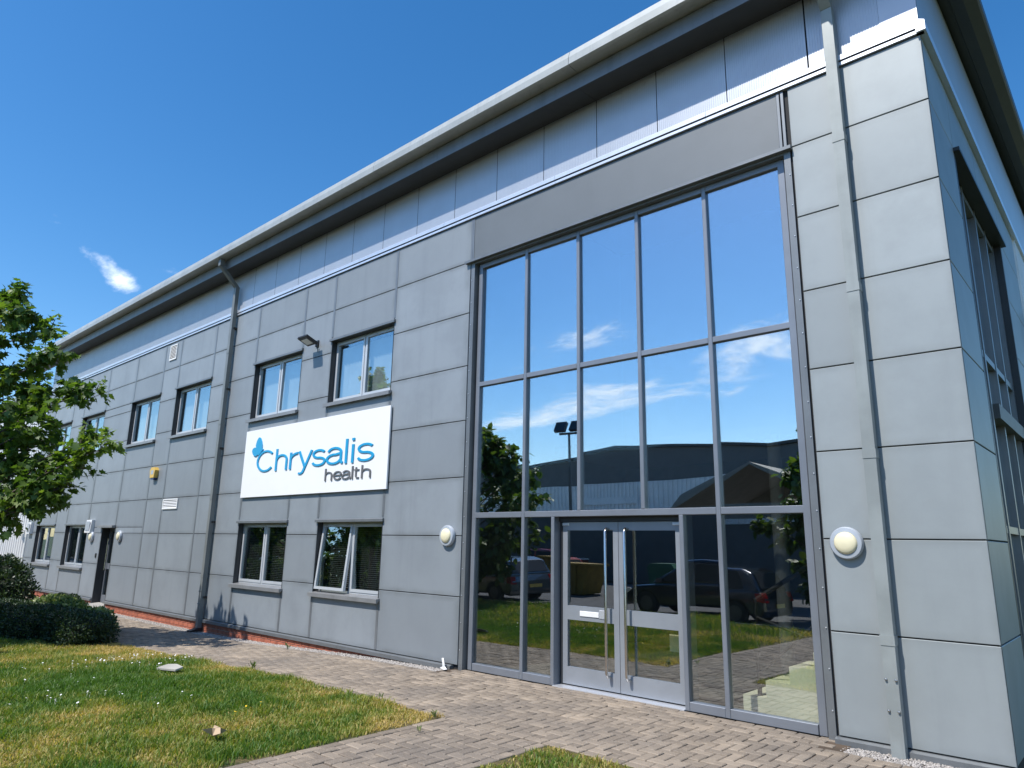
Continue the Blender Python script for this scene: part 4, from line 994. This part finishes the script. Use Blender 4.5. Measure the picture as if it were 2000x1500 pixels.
scrap('paper_strip', [(-12.05, -3.38, gz(-12, .075)), (-11.95, -3.47, gz(-12, .075)), (-11.53, -3.36, gz(-11.6, .075)), (-11.50, -3.26, gz(-11.6, .11)), (-11.72, -3.26, gz(-11.6, .125)), (-11.95, -3.30, gz(-12, .115))], .025, M['paper'], 'flat grey white piece of litter lying on the lawn')
b = MB(); c_ = Vector((-7.36, -4.72, gz(-7.4, .07)))
vs = [c_ + Vector((math.cos(a) * r_, math.sin(a) * r_, random.uniform(-.02, .07))) for a, r_ in zip([k * .7 for k in range(9)], [.11, .05, .12, .05, .10, .06, .13, .04, .09])]
b.add(vs + [c_ + Vector((0, 0, .05)), c_ + Vector((0, 0, -.03))], [(i, (i + 1) % 9, 9) for i in range(9)] + [((i + 1) % 9, i, 10) for i in range(9)])
tag(b.build('dry_leaf', M['tan'], None, tuple(c_)), 'crumpled dry brown leaf on the lawn near the side path', 'leaf')
scrap('plastic_scrap', [(-8.98, -.16, .012), (-8.80, -.24, .012), (-8.76, -.21, .02), (-8.86, -.17, .05), (-8.97, -.10, .16), (-9.0, -.11, .15), (-8.90, -.18, .04)], .006, M['white'], 'bent white plastic scrap at the foot of the wall left of the glazing')

# ------------------------------------------------------------------ what stands across the car park (seen in the glass)
def car(name, label, x, y, head, paint, L=5.0, Wd=2.1, H=1.72, hatch=True):
    z0 = G(x) - .08; t = empty(name, (x, y, z0)); tag(t, label, 'car', 'parked cars reflected in the glass'); d_ = 1 if head > 0 else -1
    hl, hw_ = L / 2, Wd / 2
    def X_(u): return x + d_ * u
    low = [(-hl, .45), (-hl + .02, .78), (-hl + .12, .98), (-hl + .35, 1.04), (.75, 1.03), (hl - .55, .90), (hl - .12, .74), (hl, .52), (hl - .04, .28)]
    def arch(c): return [(c + .42 * math.cos(a), .30 + .42 * math.sin(a)) for a in [k * math.pi / 8 for k in range(9)]]
    low += [(hl - .1, .24)] + arch(hl - .95) + arch(-hl + .92) + [(-hl + .08, .24)]
    b = MB().prism([(X_(u), z0 + v) for u, v in low], 'y', y - hw_, y + hw_); o = b.build('body', paint, t)
    md = o.modifiers.new('round', 'BEVEL'); md.width = .07; md.segments = 3; md.limit_method = 'ANGLE'; md.angle_limit = math.radians(50)
    cab = [(-hl + .14, .98), (-hl + .42, 1.52), (-hl + .75, H - .08), (-.35, H), (.35, H - .06), (1.35, 1.02)]
    b = MB(); n = len(cab); ins = [.04, .14, .22, .22, .2, .06]
    vs = [(X_(u), y - hw_ + i_, z0 + v) for (u, v), i_ in zip(cab, ins)] + [(X_(u), y + hw_ - i_, z0 + v) for (u, v), i_ in zip(cab, ins)]
    b.add(vs, [tuple(range(n)), tuple(range(n, 2 * n))[::-1]] + [(i, (i + 1) % n, (i + 1) % n + n, i + n) for i in range(n)]); o = b.build('cabin', paint, t)
    md = o.modifiers.new('round', 'BEVEL'); md.width = .05; md.segments = 2; md.limit_method = 'ANGLE'; md.angle_limit = math.radians(25)
    for sd in (-1, 1):                               # side glass, in two panes per side
        for (u0, u1, u2, u3) in ((-hl + .62, -hl + .86, -.12, -.12), (-.02, -.02, .36, 1.12)):
            def side(u, v): 
                k_ = (v - 1.0) / (H - 1.0); return (X_(u), y + sd * (hw_ - .05 - .165 * k_ + .012), z0 + v)
            MB().add([side(u0, 1.08), side(u3, 1.08), side(u2, H - .14), side(u1, H - .14)], [(0, 1, 2, 3)]).build('side_window', M['black'], t)
    e_ = .012
    MB().add([(X_(1.33 + e_), y - hw_ + .16, z0 + 1.06), (X_(1.33 + e_), y + hw_ - .16, z0 + 1.06), (X_(.44 + e_), y + hw_ - .28, z0 + H - .12), (X_(.44 + e_), y - hw_ + .28, z0 + H - .12)], [(0, 1, 2, 3)]).build('windscreen', M['black'], t)
    MB().add([(X_(-hl + .20 - e_ * 2), y - hw_ + .2, z0 + 1.10), (X_(-hl + .20 - e_ * 2), y + hw_ - .2, z0 + 1.10), (X_(-hl + .44 - e_ * 2), y + hw_ - .3, z0 + 1.52), (X_(-hl + .44 - e_ * 2), y - hw_ + .3, z0 + 1.52)], [(0, 1, 2, 3)]).build('rear_window', M['black'], t)
    for u in (hl - .95, -hl + .92):
        for sd in (-1, 1):
            c = (X_(u), y + sd * (hw_ - .13), z0 + .36)
            wh = MB().lathe([(.20, -.11), (.36, -.10), (.385, -.06), (.385, .06), (.36, .10), (.20, .11)], c, 'y', 26).build('wheel', M['rubber'], t, smooth=40)
            MB().lathe([(.235, -.125), (.22, -.118), (.05, -.10), (.05, .10), (.22, .118), (.235, .125)], c, 'y', 14).build('rim', M['rimm'], wh)
    for sd in (-1, 1):
        MB().prism([(X_(-hl - .005), z0 + .70), (X_(-hl + .1), z0 + .98), (X_(-hl + .30), z0 + .96), (X_(-hl + .22), z0 + .74)], 'y', y + sd * (hw_ - .30), y + sd * (hw_ + .008)).build('tail_light', M['tail'], t)
        MB().prism([(X_(hl - .02), z0 + .62), (X_(hl - .30), z0 + .80), (X_(hl - .42), z0 + .78), (X_(hl - .15), z0 + .60)], 'y', y + sd * (hw_ - .40), y + sd * (hw_ + .006)).build('headlight', M['coping'], t)
        MB().cbox(X_(.95) - .1, X_(.95) + .1, y + sd * (hw_ + .10) - .08, y + sd * (hw_ + .10) + .08, z0 + 1.04, z0 + 1.18, .03).build('mirror', paint, t)
    MB().box(X_(-hl - .012) - .004, X_(-hl - .012) + .004, y - .3, y + .3, z0 + .52, z0 + .64).build('number_plate', M['yellow'], t)
    return t
M['rimm'] = mat('alloy_rim', (.10, .105, .11), .35, .6)
M['tail'] = mat('tail_lamp_red', (.35, .01, .01), .2)
M['car_dark'] = mat('car_paint_dark', (.018, .024, .04), .22, .4, var=.02, coat=1.)
M['car_grey'] = mat('car_paint_grey', (.09, .10, .11), .25, .6, var=.02, coat=1.)
M['car_red'] = mat('car_paint_red', (.42, .05, .05), .3, .1, var=.02, coat=1.)
M['car_silver'] = mat('car_paint_silver', (.45, .46, .47), .3, .6, var=.02, coat=1.)
car('parked_car', 'dark blue hatchback parked across the lawn, reflected in the right entrance glass', -10.9, -12.6, -1, M['car_dark'])
car('parked_car', 'grey hatchback seen from behind, reflected in the lower left entrance glass', -20.4, -12.4, -1, M['car_grey'])
car('parked_car', 'red car parked far back, reflected in the upper pane of the left door', -27.6, -24.5, -1, M['car_red'])
car('parked_car', 'silver car reflected in the lower window left of the open window', -37.5, -13.6, 1, M['car_silver'])
# trees and hedges across the lawn
def ends_at(cx_, cy_, cz_, rx, ry, rz, n):
    out = []
    for _ in range(n):
        v = unit(1)[0] * random.uniform(.55, 1) ** .6; out.append((cx_ + v[0] * rx, cy_ + v[1] * ry, cz_ + v[2] * rz))
    return out
for (lab, x, y, h, r_, n) in (('leafy tree beside the car park, reflected at the left edge of the entrance glazing', -18.7, -9.9, 6.9, 2.9, 60), ('tree by the road reflected at the right edge of the entrance glazing', -7.9, -14.8, 6.6, 1.8, 26),
                              ('leafy tree reflected in the open lower window', -27.0, -12.2, 7.6, 3.4, 40), ('leafy tree reflected in the lower window next to the left downpipe', -35.0, -12.8, 7.0, 3.4, 36), ('far left tree reflected in the leftmost lower windows', -46.0, -12.0, 7.6, 3.8, 34),
                              ('tree east of the building reflected in the shaded side glazing', 13.0, 7.0, 8.5, 3.5, 34)):
    tree('roadside_tree', lab, (x, y, -.3), (x, y, h * .85), ends_at(x, y, h * .49, r_, r_ * .9, h * .46, n), .16, 150, 0, .26, M['tree2'], OVAL * np.array([1.6, 1]), .85, 'trees across the car park')
bush('roadside_hedge', 'long clipped green hedge along the lawn, reflected in the lower windows', [(-23.4 - k * 2.6, -10.3, .35, 1.5, .6, .75, 3.2) for k in range(10)], 26000, .10, M['tree2'])
bush('boundary_hedge', 'tall dark boundary hedge behind the car park, reflected in the lower windows', [(-30 - k * 4.5, -17.5, 1.6, 2.6, 1.2, 2.4, 3.) for k in range(14)], 26000, .22, M['hedge'])
# lamp post
lp = empty('car_park_lamp', (-17.8, -14.2, -.2)); tag(lp, 'tall twin floodlight lamp post reflected in the second glazing bay', 'lamp post')
MB().tube([(-17.8, -14.2, -.2), (-17.8, -14.2, 6.7)], [.08, .05], 10).build('post', M['wh_grey'], lp); MB().box(-18.3, -17.3, -14.23, -14.17, 6.62, 6.70).build('crossbar', M['wh_grey'], lp)
for x in (-18.2, -17.4): tiltv(MB().cbox(x - .28, x + .28, -.08, .08, -.22, .22, .03), (0, -14.2, 6.92), math.radians(30)).build('lamp_head', M['black'], lp)
# warehouse opposite
wh = empty('warehouse', (-26, -36, -.3)); tag(wh, 'wide grey and white warehouse with shallow pitched roof, reflected in the entrance glazing', 'warehouse')
prof = [(-46, 7.4), (-36.7, 8.4), (-27.6, 9.1), (-17.6, 8.15), (-8, 9.0), (4, 7.9)]
MB().prism([(-46, 6.6)] + prof + [(4, 6.6)], 'y', -40, -34).build('upper_cladding', M['wh_grey'], wh)
MB().box(-46, 4, -40, -34.02, -.4, 6.6).build('wall', M['wh_grey'], wh)
wr = rib_panel(50, 3.7, 6.6, 150, .06, 'w', None, 0); wr.v = [(4 - p[0], -33.98 - p[1], p[2]) for p in wr.v]; wr.build('corrugated_wall', M['white_clad'], wh)
for x in (-41, -31, -22): MB().box(x, x + 5.2, -33.93, -33.86, 5.0, 5.5).build('roller_hood', M['white_clad'], wh)
for x in (-24.5, -12.0): MB().box(x, x + 4.0, -33.93, -33.88, -.2, 4.0).build('roller_door', M['wh_grey'], wh)
MB().prism([(p[0], p[1] + .02) for p in prof] + [(p[0], p[1] + .2) for p in prof[::-1]], 'y', -41, -33.8).build('roof_edge', M['soffit'], wh)
# marquee
mq = empty('marquee', (-12.5, -21, -.2)); tag(mq, 'beige canvas marquee with pitched roof, reflected in the right glazing', 'marquee')
MB().prism([(-15.6, 3.7), (-15.1, 4.3), (-12.3, 5.45), (-9.5, 4.3), (-9.0, 3.7), (-9.2, 3.7), (-12.3, 5.35), (-15.4, 3.7)], 'y', -24, -19).build('roof', M['tent'], mq)
MB().prism([(-15.4, 3.7), (-12.3, 5.34), (-9.2, 3.7)], 'y', -23.98, -23.9).build('gable', M['tent'], mq)
for x in (-15.4, -9.2):
    for y in (-23.8, -19.2): MB().tube([(x, y, -.2), (x, y, 3.72)], .06, 8).build('pole', M['coping'], mq)
MB().box(-15.45, -9.15, -19.06, -19.02, 3.3, 3.72).build('valance', M['tent'], mq)
# skip, crates, bin
sk = empty('skip', (-21.5, -19.4, -.3)); tag(sk, 'yellow metal waste skip reflected in the left door pane', 'skip')
b = MB(); b.prism([(-23.0, 1.1), (-20.0, 1.1), (-20.5, -.25), (-22.5, -.25)], 'y', -20.3, -18.6); b.build('hopper', M['skip'], sk)
MB().box(-23.1, -19.9, -20.4, -18.5, 1.08, 1.18).build('rim', M['skip'], sk)
for x in (-22.2, -21.5, -20.8): MB().box(x - .05, x + .05, -18.58, -18.5, -.2, 1.07).build('rib', M['skip'], sk)
for i, (x, y, lab) in enumerate(((-31.0, -30.0, 'stacked maroon crate on the road, reflected in the right door pane'), (-29.4, -30.0, 'second maroon crate, nearer the dark corner in the right door pane'))):
    t = empty('crate', (x, y, -.3)); tag(t, lab, 'crate', 'crates reflected in the right door')
    MB().box(x - .6, x + .6, y - .6, y + .6, -.2, 1.1).build('body', M['binred'], t); MB().box(x - .65, x + .65, y - .65, y + .65, 1.1, 1.2).build('lid', M['white'], t)
wb = empty('wheelie_bin', (-16.4, -19.8, -.3)); tag(wb, 'green wheelie bin reflected at the edge of the right door', 'bin')
MB().prism([(-16.9, -.2), (-15.9, -.2), (-15.75, 1.1), (-17.05, 1.1)], 'y', -20.3, -19.4).build('body', M['bingreen'], wb); MB().prism([(-17.1, 1.1), (-15.7, 1.1), (-15.9, 1.35), (-16.9, 1.35)], 'y', -20.35, -19.35).build('lid', M['bingreen'], wb)
